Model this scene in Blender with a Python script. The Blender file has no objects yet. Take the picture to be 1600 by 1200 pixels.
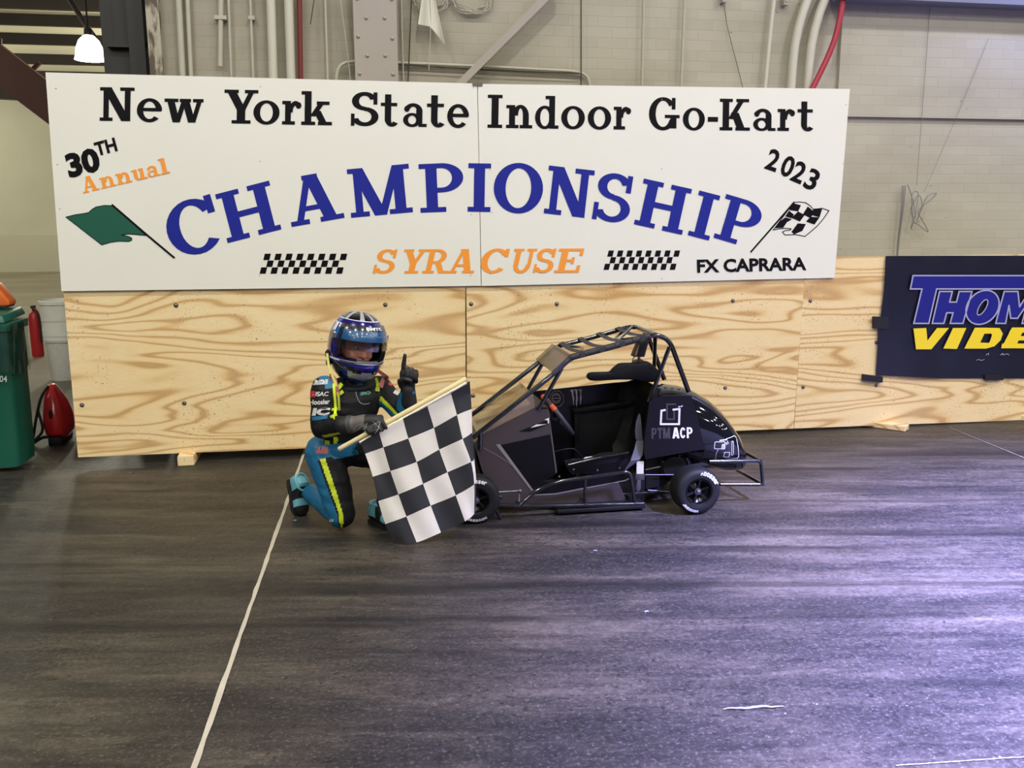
import bpy, bmesh, math, random
from mathutils import Vector as V, Matrix, noise
from mathutils.bvhtree import BVHTree
S = bpy.context.scene
COL = S.collection
random.seed(7)
PI = math.pi
R = math.radians

# ------------------------------------------------------------------ camera, world, lights, exposure
F_PX = 1400.0
CAM = V((1.61725, -5.59647, 1.46783))
FW = V((0.17683, 0.96731, -0.18179)).normalized()
RT = V((0.98355, -0.18058, -0.00416)).normalized()
UP = RT.cross(FW).normalized()
cam_data = bpy.data.cameras.new('camera')
cam_data.sensor_width = 36.0
cam_data.lens = F_PX / 1600 * 36
cam_data.clip_end = 200
cam = bpy.data.objects.new('camera', cam_data)
COL.objects.link(cam)
cam.matrix_world = Matrix(((RT.x, UP.x, -FW.x, CAM.x), (RT.y, UP.y, -FW.y, CAM.y), (RT.z, UP.z, -FW.z, CAM.z), (0, 0, 0, 1)))
S.camera = cam

S.view_settings.view_transform = 'Standard'
S.view_settings.look = 'None'
S.view_settings.gamma = 1.0
S.view_settings.use_curve_mapping = False
S.view_settings.exposure = 0.0

world = bpy.data.worlds.new('hall_air')
S.world = world
world.use_nodes = True
bg = world.node_tree.nodes['Background']
bg.inputs[0].default_value = (0.72, 0.74, 0.80, 1)
bg.inputs[1].default_value = 0.10


def area(name, loc, target, size, power, col, shape='DISK', spread=180):
    d = bpy.data.lights.new(name, 'AREA')
    d.shape = shape
    d.size = size
    d.energy = power
    d.color = col
    d.spread = R(spread)
    o = bpy.data.objects.new(name, d)
    COL.objects.link(o)
    o.location = loc
    o.rotation_euler = (V(target) - V(loc)).to_track_quat('-Z', 'Y').to_euler()
    return o


def spot(name, loc, target, power, col, ang, blend, size=.3):
    d = bpy.data.lights.new(name, 'SPOT')
    d.energy = power
    d.color = col
    d.spot_size = R(ang)
    d.spot_blend = blend
    d.shadow_soft_size = size
    o = bpy.data.objects.new(name, d)
    COL.objects.link(o)
    o.location = loc
    o.rotation_euler = (V(target) - V(loc)).to_track_quat('-Z', 'Y').to_euler()
    return o


# the hall's high-bay lamps, hanging in a grid ahead of and behind the photographer
for ix in range(8):
    for iy in range(4):
        x, y = -5 + ix * 4.0, -3.2 - iy * 3.6
        area('hall_lamp', (x, y, 7.2), (x, y, 0), .55, 138, (1.0, .975, .87))
for x, y, z in ((-8, 9.5, 4.6), (-9.8, 19.3, 4.3), (-1.5, 13, 4.4), (-2, 19, 3.8)):   # added fill lights brightening the bay roof, out of frame or behind the wall
    bd = bpy.data.lights.new('bay_fill', 'POINT')
    bd.energy = 330
    bd.color = (1.0, .97, .76)
    bd.shadow_soft_size = .25
    bo = bpy.data.objects.new('bay_fill', bd)
    COL.objects.link(bo)
    bo.location = (x, y, z)
# blue-violet stage lamps to the right of the track
spot('violet_lamp', (6.9, -5.5, 6.2), (5.75, -4.4, 0), 80000, (.36, .365, 1.0), 64, 1.0, .4)
spot('violet_wall_lamp', (8.5, -1.6, 6.0), (7.7, .9, 4.5), 3300, (.26, .33, 1.0), 54, 1.0, .5)


# ------------------------------------------------------------------ helpers
def at(px, py, y):
    """world point seen at photo pixel (px,py) on the vertical plane of depth y"""
    d = FW * F_PX + RT * (px - 800) - UP * (py - 600)
    return CAM + d * ((y - CAM.y) / d.y)


def atz(px, py, z):
    d = FW * F_PX + RT * (px - 800) - UP * (py - 600)
    return CAM + d * ((z - CAM.z) / d.z)


def lin(c):
    return tuple((v / 255 / 12.92 if v / 255 <= .04045 else ((v / 255 + .055) / 1.055) ** 2.4) for v in c)


MATS = {}


def M(name, rgb, rough=.5, metal=0., var=.0, vs=18., bump=0., bs=160., coat=0., spec=.5, trans=0.):
    if name in MATS:
        return MATS[name]
    m = bpy.data.materials.new(name)
    m.use_nodes = True
    nt = m.node_tree
    b = nt.nodes['Principled BSDF']
    c = lin(rgb) + (1,)
    b.inputs['Base Color'].default_value = c
    b.inputs['Roughness'].default_value = rough
    b.inputs['Metallic'].default_value = metal
    b.inputs['Coat Weight'].default_value = coat
    b.inputs['Coat Roughness'].default_value = .04
    b.inputs['Specular IOR Level'].default_value = spec
    tc = nt.nodes.new('ShaderNodeTexCoord')
    n = nt.nodes.new('ShaderNodeTexNoise')
    n.inputs['Scale'].default_value = vs
    n.inputs['Detail'].default_value = 5
    nt.links.new(tc.outputs['Object'], n.inputs['Vector'])
    mx = nt.nodes.new('ShaderNodeMix')
    mx.data_type = 'RGBA'
    mx.inputs[6].default_value = tuple(v * (1 - var) for v in c[:3]) + (1,)
    mx.inputs[7].default_value = tuple(min(1, v * (1 + var)) for v in c[:3]) + (1,)
    nt.links.new(n.outputs['Fac'], mx.inputs[0])
    nt.links.new(mx.outputs[2], b.inputs['Base Color'])
    if bump:
        n2 = nt.nodes.new('ShaderNodeTexNoise')
        n2.inputs['Scale'].default_value = bs
        nt.links.new(tc.outputs['Object'], n2.inputs['Vector'])
        bp = nt.nodes.new('ShaderNodeBump')
        bp.inputs['Strength'].default_value = bump
        bp.inputs['Distance'].default_value = .01
        nt.links.new(n2.outputs['Fac'], bp.inputs['Height'])
        nt.links.new(bp.outputs['Normal'], b.inputs['Normal'])
    MATS[name] = m
    return m


def glass(name, tint, mixf=.25, rough=.05):
    m = bpy.data.materials.new(name)
    m.use_nodes = True
    nt = m.node_tree
    nt.nodes.remove(nt.nodes['Principled BSDF'])
    out = nt.nodes['Material Output']
    t = nt.nodes.new('ShaderNodeBsdfTransparent')
    t.inputs[0].default_value = tuple(tint) + (1,)
    g = nt.nodes.new('ShaderNodeBsdfGlossy')
    g.inputs['Roughness'].default_value = rough
    fr = nt.nodes.new('ShaderNodeFresnel')
    ad = nt.nodes.new('ShaderNodeMath')
    ad.operation = 'MULTIPLY_ADD'
    ad.inputs[1].default_value = .6
    ad.inputs[2].default_value = mixf
    nt.links.new(fr.outputs[0], ad.inputs[0])
    mx = nt.nodes.new('ShaderNodeMixShader')
    nt.links.new(ad.outputs[0], mx.inputs[0])
    nt.links.new(t.outputs[0], mx.inputs[1])
    nt.links.new(g.outputs[0], mx.inputs[2])
    nt.links.new(mx.outputs[0], out.inputs[0])
    return m


def emit(name, rgb, k):
    m = bpy.data.materials.new(name)
    m.use_nodes = True
    b = m.node_tree.nodes['Principled BSDF']
    b.inputs['Emission Color'].default_value = tuple(rgb) + (1,)
    b.inputs['Emission Strength'].default_value = k
    return m


ORG = {}


def tag(o, label=None, cat=None, group=None, kind=None):
    if label: o['label'] = label
    if cat: o['category'] = cat
    if group: o['group'] = group
    if kind: o['kind'] = kind
    return o


def thing(name, label, cat, loc, group=None):
    o = bpy.data.objects.new(name, None)
    o.empty_display_size = .1
    COL.objects.link(o)
    o.location = loc
    ORG[o] = V(loc)
    return tag(o, label, cat, group)


class B:
    """collects shapes in one bmesh, in world coordinates"""

    def __init__(s):
        s.bm = bmesh.new()
        s.mi = 0
        s.lay = 0.

    def face(s, pts, mi=None):
        vs = [s.bm.verts.new(p) for p in pts]
        f = s.bm.faces.new(vs)
        f.material_index = s.mi if mi is None else mi
        return f

    def hexa(s, a, b):
        """two quads (lists of 4 points), bottom and top"""
        va = [s.bm.verts.new(p) for p in a]
        vb = [s.bm.verts.new(p) for p in b]
        fs = [va[::-1], vb] + [[va[i], va[(i + 1) % 4], vb[(i + 1) % 4], vb[i]] for i in range(4)]
        for f in fs:
            s.bm.faces.new(f).material_index = s.mi
        return s

    def box(s, lo, hi):
        x0, y0, z0 = lo
        x1, y1, z1 = hi
        return s.hexa([(x0, y0, z0), (x1, y0, z0), (x1, y1, z0), (x0, y1, z0)], [(x0, y0, z1), (x1, y0, z1), (x1, y1, z1), (x0, y1, z1)])

    def beam(s, p, q, w, h, up=(0, 0, 1)):
        p, q = V(p), V(q)
        d = (q - p).normalized()
        a = d.cross(V(up)).normalized() * w / 2
        b = a.cross(d).normalized() * h / 2
        return s.hexa([p - a - b, p + a - b, p + a + b, p - a + b], [q - a - b, q + a - b, q + a + b, q - a + b])

    def prism(s, pts, off):
        off = V(off)
        n = len(pts)
        va = [s.bm.verts.new(p) for p in pts]
        vb = [s.bm.verts.new(V(p) + off) for p in pts]
        fs = [va, vb[::-1]] + [[va[i], vb[i], vb[(i + 1) % n], va[(i + 1) % n]] for i in range(n)]
        for f in fs:
            s.bm.faces.new(f).material_index = s.mi
        return s

    def loft(s, rings, caps=True, closed=False):
        vr = [[s.bm.verts.new(p) for p in r] for r in rings]
        n = len(vr[0])
        m = len(vr)
        for i in range(m if closed else m - 1):
            a, b = vr[i], vr[(i + 1) % m]
            for j in range(n):
                s.bm.faces.new([a[j], a[(j + 1) % n], b[(j + 1) % n], b[j]]).material_index = s.mi
        if caps and not closed:
            s.bm.faces.new(vr[0][::-1]).material_index = s.mi
            s.bm.faces.new(vr[-1]).material_index = s.mi
        return s

    def tube(s, pts, r, n=10, closed=False, round_=0):
        pts = [V(p) for p in pts]
        if round_:
            pts = fillet(pts, round_, closed)
        m = len(pts)
        rs = r if isinstance(r, (list, tuple)) else [r] * m
        rings = []
        prev = None
        for i in range(m):
            if closed:
                d = pts[(i + 1) % m] - pts[i - 1]
            else:
                d = pts[min(i + 1, m - 1)] - pts[max(i - 1, 0)]
            d.normalize()
            if prev is None:
                a = d.orthogonal().normalized()
            else:
                a = prev - d * prev.dot(d)
                a = a.normalized() if a.length > 1e-6 else d.orthogonal().normalized()
            prev = a
            b = d.cross(a)
            rings.append([pts[i] + (a * math.cos(2 * PI * k / n) + b * math.sin(2 * PI * k / n)) * rs[i] for k in range(n)])
        return s.loft(rings, True, closed)

    def limb(s, pts, rad, n=16, k=5):
        """tube with round ends"""
        pts = [V(p) for p in pts]
        P, Q = [], []
        d0 = (pts[0] - pts[1]).normalized()
        for i in range(k):
            a = PI / 2 * (1 - i / k)
            P.append(pts[0] + d0 * rad[0] * math.sin(a) * .999)
            Q.append(max(rad[0] * math.cos(a), .0015))
        m = len(pts)
        for i in range(m - 1):
            for j in range(4):
                t = j / 4
                P.append(pts[i].lerp(pts[i + 1], t))
                Q.append(rad[i] + (rad[i + 1] - rad[i]) * t)
        P.append(pts[-1])
        Q.append(rad[-1])
        d1 = (pts[-1] - pts[-2]).normalized()
        for i in range(1, k + 1):
            a = PI / 2 * i / k
            P.append(pts[-1] + d1 * rad[-1] * math.sin(a) * .999)
            Q.append(max(rad[-1] * math.cos(a), .0015))
        return s.tube(P, Q, n)

    def ell(s, c, ax, ay, az, n=20, m=12):
        """ellipsoid with axis vectors"""
        c, ax, ay, az = V(c), V(ax), V(ay), V(az)
        rings = []
        for i in range(m + 1):
            a = -PI / 2 + PI * i / m
            r = max(math.cos(a), .004)
            rings.append([c + az * math.sin(a) + (ax * math.cos(2 * PI * k / n) + ay * math.sin(2 * PI * k / n)) * r for k in range(n)])
        return s.loft(rings)

    def lathe(s, prof, c, axis=(0, 0, 1), n=24, caps=True):
        c, d = V(c), V(axis).normalized()
        a = d.orthogonal().normalized()
        b = d.cross(a)
        return s.loft([[c + d * h + (a * math.cos(2 * PI * k / n) + b * math.sin(2 * PI * k / n)) * max(r, .0005) for k in range(n)] for r, h in prof], caps)

    def ribbon(s, pts, wv):
        """flat strip: list of centre points, list (or one) of half-width vectors"""
        ws = wv if isinstance(wv, list) else [V(wv)] * len(pts)
        for i in range(len(pts) - 1):
            s.face([V(pts[i]) - ws[i], V(pts[i + 1]) - ws[i + 1], V(pts[i + 1]) + ws[i + 1], V(pts[i]) + ws[i]])
        return s


def fillet(pts, r, closed=False, k=5):
    out = []
    n = len(pts)
    for i in range(n):
        if not closed and i in (0, n - 1):
            out.append(pts[i])
            continue
        p, a, b = pts[i], pts[i - 1], pts[(i + 1) % n]
        ra = min(r, (a - p).length * .45)
        rb = min(r, (b - p).length * .45)
        A = p + (a - p).normalized() * ra
        Bq = p + (b - p).normalized() * rb
        for j in range(k + 1):
            t = j / k
            out.append(A * (1 - t) ** 2 + p * 2 * t * (1 - t) + Bq * t * t)
    return out


def mesh_from(bm, name, mats, org, smooth, ang=38, normals=True):
    if normals:
        bmesh.ops.recalc_face_normals(bm, faces=bm.faces)
    for v in bm.verts:
        v.co -= org
    if smooth:
        for f in bm.faces: f.smooth = True
        for e in bm.edges:
            if len(e.link_faces) == 2 and e.calc_face_angle(0) > R(ang): e.smooth = False
    me = bpy.data.meshes.new(name)
    bm.to_mesh(me)
    bm.free()
    for m in (mats if isinstance(mats, list) else [mats]):
        me.materials.append(m)
    return me


def obj(name, b, mats, parent=None, smooth=True, ang=38, bevel=0., label=None, cat=None, group=None, kind=None, normals=True, loc=None):
    bm = b.bm if isinstance(b, B) else b
    if bevel:
        bmesh.ops.recalc_face_normals(bm, faces=bm.faces)
        es = [e for e in bm.edges if len(e.link_faces) == 2 and e.calc_face_angle(0) > R(30)]
        bmesh.ops.bevel(bm, geom=es, offset=bevel, segments=2, affect='EDGES', profile=.5)
    if parent is not None:
        org = ORG[parent]
    else:
        org = V(loc) if loc is not None else V((0, 0, 0))
    me = mesh_from(bm, name, mats, org, smooth, ang, normals)
    o = bpy.data.objects.new(name, me)
    COL.objects.link(o)
    if parent is not None:
        o.parent = parent
    else:
        o.location = org
    ORG[o] = org
    return tag(o, label, cat, group, kind)


def fuse(b, voxel, smooth_n=2):
    """one continuous surface out of overlapping closed shapes; returns a bmesh in world coordinates"""
    bmesh.ops.recalc_face_normals(b.bm, faces=b.bm.faces)
    me = bpy.data.meshes.new('tmp')
    b.bm.to_mesh(me)
    b.bm.free()
    o = bpy.data.objects.new('tmp', me)
    COL.objects.link(o)
    md = o.modifiers.new('r', 'REMESH')
    md.mode = 'VOXEL'
    md.voxel_size = voxel
    dg = bpy.context.evaluated_depsgraph_get()
    ev = o.evaluated_get(dg)
    bm = bmesh.new()
    bm.from_mesh(ev.to_mesh())
    ev.to_mesh_clear()
    bpy.data.objects.remove(o)
    bpy.data.meshes.remove(me)
    for _ in range(smooth_n):
        bmesh.ops.smooth_vert(bm, verts=bm.verts, factor=.5, use_axis_x=True, use_axis_y=True, use_axis_z=True)
    return bm


# ------------------------------------------------------------------ lettering
def txt(s, bold=0., shear=0.):
    """sans text as polygons inside the unit box"""
    cu = bpy.data.curves.new('t', 'FONT')
    cu.body = s
    cu.resolution_u = 3
    cu.offset = bold
    cu.shear = shear
    o = bpy.data.objects.new('t', cu)
    COL.objects.link(o)
    dg = bpy.context.evaluated_depsgraph_get()
    ev = o.evaluated_get(dg)
    me = ev.to_mesh()
    vs = [v.co.copy() for v in me.vertices]
    ps = [[vs[i] for i in p.vertices] for p in me.polygons]
    x0, x1 = min(v.x for v in vs), max(v.x for v in vs)
    y0, y1 = min(v.y for v in vs), max(v.y for v in vs)
    out = [[((p.x - x0) / (x1 - x0), (p.y - y0) / (y1 - y0)) for p in q] for q in ps]
    ev.to_mesh_clear()
    bpy.data.objects.remove(o)
    bpy.data.curves.remove(cu)
    return out


def rc(x0, y0, x1, y1):
    return [[(x0, y0), (x1, y0), (x1, y1), (x0, y1)]]


def dg(xb, yb, xt, yt, w):
    return [[(xb, yb), (xb + w, yb), (xt + w, yt), (xt, yt)]]


def el(cx, cy, rx, ry, tx, ty, a0, a1, n=22):
    o = []
    for i in range(n):
        a, b = R(a0 + (a1 - a0) * i / n), R(a0 + (a1 - a0) * (i + 1) / n)
        o.append([(cx + (rx - tx) * math.cos(a), cy + (ry - ty) * math.sin(a)), (cx + rx * math.cos(a), cy + ry * math.sin(a)),
                  (cx + rx * math.cos(b), cy + ry * math.sin(b)), (cx + (rx - tx) * math.cos(b), cy + (ry - ty) * math.sin(b))])
    return o


def dc(x, y, r):
    return [[(x + r * math.cos(2 * PI * k / 14), y + r * math.sin(2 * PI * k / 14)) for k in range(14)]]


def sf(*a):
    o = []
    for x0, x1, y in a:
        o += rc(x0, y, x1, y + .1)
    return o


PB = rc(.12, 0, .33, 1) + el(.42, .70, .40, .30, .21, .1, -90, 90) + rc(.3, .9, .43, 1) + rc(.3, .40, .43, .5)
GL = {
    'N': sf((0, .36, 0), (0, .2, .9), (.56, .96, .9)) + rc(.1, 0, .25, 1) + dg(.60, 0, .06, 1, .26) + rc(.69, 0, .85, 1),
    'Y': sf((0, .42, .9), (.6, 1, .9), (.22, .78, 0)) + dg(.37, .4, .06, .98, .27) + dg(.46, .4, .74, .98, .16) + rc(.37, 0, .62, .46),
    'S': el(.38, .735, .36, .275, .2, .115, 15, 275) + el(.39, .275, .39, .285, .2, .115, -165, 95) + rc(.63, .64, .74, 1) + rc(0, 0, .1, .36),
    'I': sf((0, .46, 0), (0, .46, .9)) + rc(.12, 0, .34, 1),
    'G': el(.46, .5, .46, .52, .22, .11, 35, 335) + rc(.7, .05, .9, .45) + sf((.52, 1.0, .37)) + rc(.74, .64, .86, 1),
    'C': el(.45, .5, .45, .52, .22, .115, 32, 318) + rc(.72, .66, .84, 1),
    'K': sf((0, .44, 0), (0, .44, .9), (.56, 1, .9), (.54, 1.04, 0)) + rc(.1, 0, .32, 1) + dg(.28, .36, .66, .95, .18) + dg(.62, 0, .38, .56, .27),
    'H': sf((0, .42, 0), (0, .42, .9), (.58, 1, 0), (.58, 1, .9)) + rc(.1, 0, .32, 1) + rc(.68, 0, .9, 1) + rc(.3, .44, .7, .56),
    'A': sf((-.02, .36, 0), (.58, 1.06, 0), (.34, .66, .9)) + dg(.08, 0, .40, 1, .14) + dg(.68, 0, .38, 1, .26) + rc(.28, .27, .72, .37),
    'M': sf((0, .38, 0), (0, .3, .9), (.78, 1.24, 0), (.94, 1.24, .9)) + rc(.11, 0, .26, 1) + rc(.9, 0, 1.12, 1) + dg(.48, 0, .06, 1, .25) + dg(.56, 0, .9, 1, .16),
    'O': el(.5, .5, .5, .52, .24, .11, 0, 360, 40),
    'P': sf((0, .48, 0), (0, .4, .9)) + PB,
    'R': sf((0, .45, 0), (0, .4, .9), (.66, 1, 0)) + PB + dg(.64, 0, .42, .46, .22),
    'U': sf((0, .44, .9), (.58, 1, .9)) + rc(.12, .3, .33, 1) + rc(.71, .3, .86, 1) + el(.49, .34, .37, .36, .2, .12, 180, 360),
    'E': sf((0, .82, 0), (0, .82, .9), (.3, .56, .45)) + rc(.12, 0, .33, 1) + rc(.71, 0, .82, .3) + rc(.71, .7, .82, 1) + rc(.49, .36, .58, .64),
    'e': el(.36, .34, .36, .36, .18, .1, 0, 318) + rc(.1, .31, .7, .41),
    'w': sf((0, .42, .6), (.46, .80, .6), (.86, 1.18, .6)) + dg(.25, 0, .07, .68, .22) + dg(.32, 0, .53, .68, .15) + dg(.72, 0, .52, .68, .22) + dg(.8, 0, 1.0, .68, .14),
    'o': el(.37, .345, .37, .36, .19, .09, 0, 360, 30),
    'r': sf((0, .44, 0), (0, .29, .6)) + rc(.1, 0, .3, .7) + el(.46, .36, .24, .34, .14, .14, 55, 180) + dc(.56, .57, .1),
    'k': sf((0, .42, 0), (0, .2, .9), (.46, .84, .6), (.5, .92, 0)) + rc(.1, 0, .3, 1) + dg(.26, .26, .52, .66, .17) + dg(.58, 0, .36, .42, .22),
    't': rc(.13, .16, .33, .95) + sf((0, .52, .6)) + el(.36, .22, .23, .23, .2, .11, 180, 325),
    'a': el(.29, .2, .29, .21, .16, .08, 0, 360) + rc(.42, .08, .62, .5) + el(.32, .46, .3, .24, .18, .1, 0, 150) + rc(.5, 0, .76, .09) + dc(.12, .53, .09),
    'n': sf((0, .42, 0), (0, .3, .6), (.46, .88, 0)) + rc(.1, 0, .3, .7) + el(.48, .38, .28, .33, .2, .11, 0, 180) + rc(.56, 0, .76, .4),
    'd': el(.34, .34, .34, .36, .18, .09, 0, 360) + rc(.49, 0, .69, 1) + sf((.36, .69, .9), (.5, .82, 0)),
    'u': sf((0, .3, .6), (.38, .66, .6), (.5, .82, 0)) + rc(.1, .25, .3, .7) + el(.37, .28, .27, .29, .19, .11, 180, 360) + rc(.46, 0, .66, .7),
    'l': sf((0, .46, 0), (0, .3, .9)) + rc(.12, 0, .33, 1),
    '-': rc(0, .27, .45, .42),
}


def glyph(ch):
    ps = GL[ch]
    x0 = min(p[0] for q in ps for p in q)
    x1 = max(p[0] for q in ps for p in q)
    return [[((p[0] - x0) / (x1 - x0), p[1]) for p in q] for q in ps]


def flat(b, polys, fn):
    """adds 2D polygons through a mapping (u,v) -> world point"""
    for q in polys:
        try:
            f = b.face([fn(*p) for p in q])
        except ValueError:
            continue
        b.lay += 1e-5                                         # strokes lie one over the other
        for v in f.verts: v.co.y -= b.lay


def boxmap(cx, cy, w, h, ang, y, shear=0.):
    """unit box -> lettering box centred on a photo pixel, laid on the plane of depth y"""
    ca, sa = math.cos(R(ang)), math.sin(R(ang))

    def f(u, v):
        a, c = (u - .5) * w + shear * (v - .5) * h, (v - .5) * h
        return at(cx + a * ca - c * sa, cy - a * sa - c * ca, y)
    return f


# ------------------------------------------------------------------ procedural surface materials
def nodes(name):
    m = bpy.data.materials.new(name)
    m.use_nodes = True
    nt = m.node_tree
    b = nt.nodes['Principled BSDF']

    def N(t, **k):
        n = nt.nodes.new('ShaderNode' + t)
        for a, v in k.items():
            if a.startswith('_'):
                setattr(n, a[1:], v)
            else:
                n.inputs[a.replace('__', ' ')].default_value = v
        return n

    def L(a, c):
        nt.links.new(a, c)

    def ramp(src, stops, interp='LINEAR'):
        r = N('ValToRGB')
        r.color_ramp.interpolation = interp
        el_ = r.color_ramp.elements
        while len(el_) < len(stops): el_.new(.5)
        for e, (p, c) in zip(el_, stops):
            e.position = p
            e.color = c if len(c) == 4 else tuple(c) + (1,)
        L(src, r.inputs[0])
        return r.outputs[0]

    def mix(a, c, f, mode='MIX'):
        x = N('Mix', _data_type='RGBA', _blend_type=mode)
        if hasattr(f, 'links'): L(f, x.inputs[0])
        else: x.inputs[0].default_value = f
        for s_, i in ((a, 6), (c, 7)):
            if hasattr(s_, 'links'): L(s_, x.inputs[i])
            else: x.inputs[i].default_value = tuple(s_) + ((1,) if len(s_) == 3 else ())
        return x.outputs[2]

    def mapped(scale, loc=(0, 0, 0), rot=(0, 0, 0)):
        tc = N('TexCoord')
        mp = N('Mapping')
        mp.inputs['Location'].default_value = loc
        mp.inputs['Rotation'].default_value = rot
        mp.inputs['Scale'].default_value = scale
        L(tc.outputs['Object'], mp.inputs[0])
        return mp.outputs[0]

    def noise_(vec, sc, det=4, dist=0., rough=.5):
        n = N('TexNoise', Scale=sc, Detail=det, Distortion=dist, Roughness=rough)
        L(vec, n.inputs['Vector'])
        return n.outputs['Fac']

    def math_(op, a, c=0.):
        n = N('Math', _operation=op)
        for s_, i in ((a, 0), (c, 1)):
            if hasattr(s_, 'links'): L(s_, n.inputs[i])
            else: n.inputs[i].default_value = s_
        return n.outputs[0]

    def bump(h, st=.3, d=.01):
        n = N('Bump', Strength=st, Distance=d)
        L(h, n.inputs['Height'])
        L(n.outputs[0], b.inputs['Normal'])
    return m, b, N, L, ramp, mix, mapped, noise_, math_, bump


def plywood(name, seed, stretch=1.0):
    m, b, N, L, ramp, mix, mapped, noise_, math_, bump = nodes(name)
    v = mapped((.42 * stretch, 1, 2.6), (seed * 3.1, 0, seed * 1.7))
    n = noise_(v, 1.15, 2.6, .35, .42)
    s = math_('SINE', math_('MULTIPLY', n, 100.0))
    s = math_('MULTIPLY_ADD', s, .5)
    s.node.inputs[2].default_value = .5
    ring = ramp(s, [(.0, lin((236, 213, 168))), (.55, lin((232, 207, 160))), (.82, lin((220, 186, 130))), (.95, lin((194, 146, 86))), (1, lin((176, 130, 76)))])
    big = noise_(mapped((.8, 1, 1.2), (seed, 0, 0)), 1.5, 3)
    c = mix(ring, ramp(big, [(.3, lin((238, 214, 170))), (.7, lin((220, 184, 124)))]), .34)
    gr = noise_(mapped((5, 1, 110), (seed, 0, 0)), 3, 3)
    c = mix(c, mix(c, lin((150, 108, 60)), .55), ramp(gr, [(.45, (0, 0, 0)), (.85, (.4, .4, .4))]))
    sp = noise_(mapped((1, 1, 1.6), (seed, 0, 0)), 62, 3)
    cl = noise_(mapped((1, 1, 1), (0, 0, seed)), 3.2, 2)
    msk = math_('MULTIPLY', ramp(sp, [(.62, (0, 0, 0)), (.67, (1, 1, 1))]), ramp(cl, [(.48, (0, 0, 0)), (.60, (1, 1, 1))]))
    c = mix(c, lin((70, 52, 34)), math_('MULTIPLY', msk, .8))
    L(c, b.inputs['Base Color'])
    b.inputs['Roughness'].default_value = .62
    bump(gr, .12, .004)
    return m


def floor_mat():
    m, b, N, L, ramp, mix, mapped, noise_, math_, bump = nodes('rubbered_concrete')
    def along(scale, loc=(0, 0, 0)):
        # tyre marks run along the track, a little askew to the barrier
        tc_ = N('TexCoord')
        m1 = N('Mapping')
        m1.inputs['Rotation'].default_value = (0, 0, .175)
        m2 = N('Mapping')
        m2.inputs['Location'].default_value = loc
        m2.inputs['Scale'].default_value = scale
        L(tc_.outputs['Object'], m1.inputs[0])
        L(m1.outputs[0], m2.inputs[0])
        return m2.outputs[0]
    streak = noise_(along((.40, 2.2, 1)), 2.2, 5, .5, .6)
    fine = noise_(along((2.0, 13, 1), (3, 1, 0)), 2.0, 6, .4, .6)
    blotch = noise_(mapped((.8, 1.1, 1)), 1.3, 8, .5, .65)
    mott = noise_(mapped((1, 1.3, 1)), 20, 12, .3, .85)
    grit = noise_(mapped((1, 1.2, 1)), 64, 8, 0, .85)
    f = math_('ADD', math_('ADD', math_('MULTIPLY', streak, .42), math_('MULTIPLY', mott, .36)), math_('ADD', math_('MULTIPLY', fine, .22), math_('MULTIPLY', blotch, .28)))
    c = ramp(f, [(.52, lin((26, 24, 24))), (.60, lin((40, 37, 35))), (.66, lin((56, 51, 45))), (.76, lin((84, 77, 66)))])
    c = mix(c, mix(c, lin((140, 132, 122)), .6), ramp(grit, [(.53, (0, 0, 0)), (.66, (.75, .75, .75))]))
    c = mix(c, lin((20, 19, 20)), ramp(grit, [(.34, (.7, .7, .7)), (.45, (0, 0, 0))]))
    pit = noise_(mapped((1, 1.3, 1), (2, 5, 0)), 42, 4, .5, .6)
    pm = noise_(mapped((.8, 1, 1), (4, 4, 0)), 1.6, 4)
    c = mix(c, lin((18, 17, 19)), math_('MULTIPLY', ramp(pit, [(.60, (0, 0, 0)), (.63, (.75, .75, .75))]), ramp(pm, [(.44, (0, 0, 0)), (.54, (1, 1, 1))])))
    skid = noise_(along((.20, 4.2, 1), (9, 2, 0)), 1.5, 3, .3)
    c = mix(c, lin((20, 19, 20)), ramp(skid, [(.53, (0, 0, 0)), (.66, (.8, .8, .8))]))
    sp = noise_(mapped((1, 1, 1), (7, 3, 0)), 34, 2)
    c = mix(c, lin((150, 145, 135)), ramp(sp, [(.775, (0, 0, 0)), (.79, (.6, .6, .6))]))
    # unrubbered concrete behind the barrier
    tc = N('TexCoord')
    sx = N('SeparateXYZ')
    L(tc.outputs['Object'], sx.inputs[0])
    mr = N('MapRange')
    mr.inputs[1].default_value = .8
    mr.inputs[2].default_value = 4.5
    L(sx.outputs[1], mr.inputs[0])
    c2 = ramp(noise_(mapped((.5, .8, 1)), 1.0, 4), [(.3, lin((112, 105, 92))), (.7, lin((138, 131, 116)))])
    c = mix(c, c2, mr.outputs[0])
    L(c, b.inputs['Base Color'])
    L(ramp(mott, [(.35, (.36, .36, .36)), (.65, (.6, .6, .6))]), b.inputs['Roughness'])
    b.inputs['Specular IOR Level'].default_value = .3
    bump(mott, .2, .006)
    return m


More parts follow.
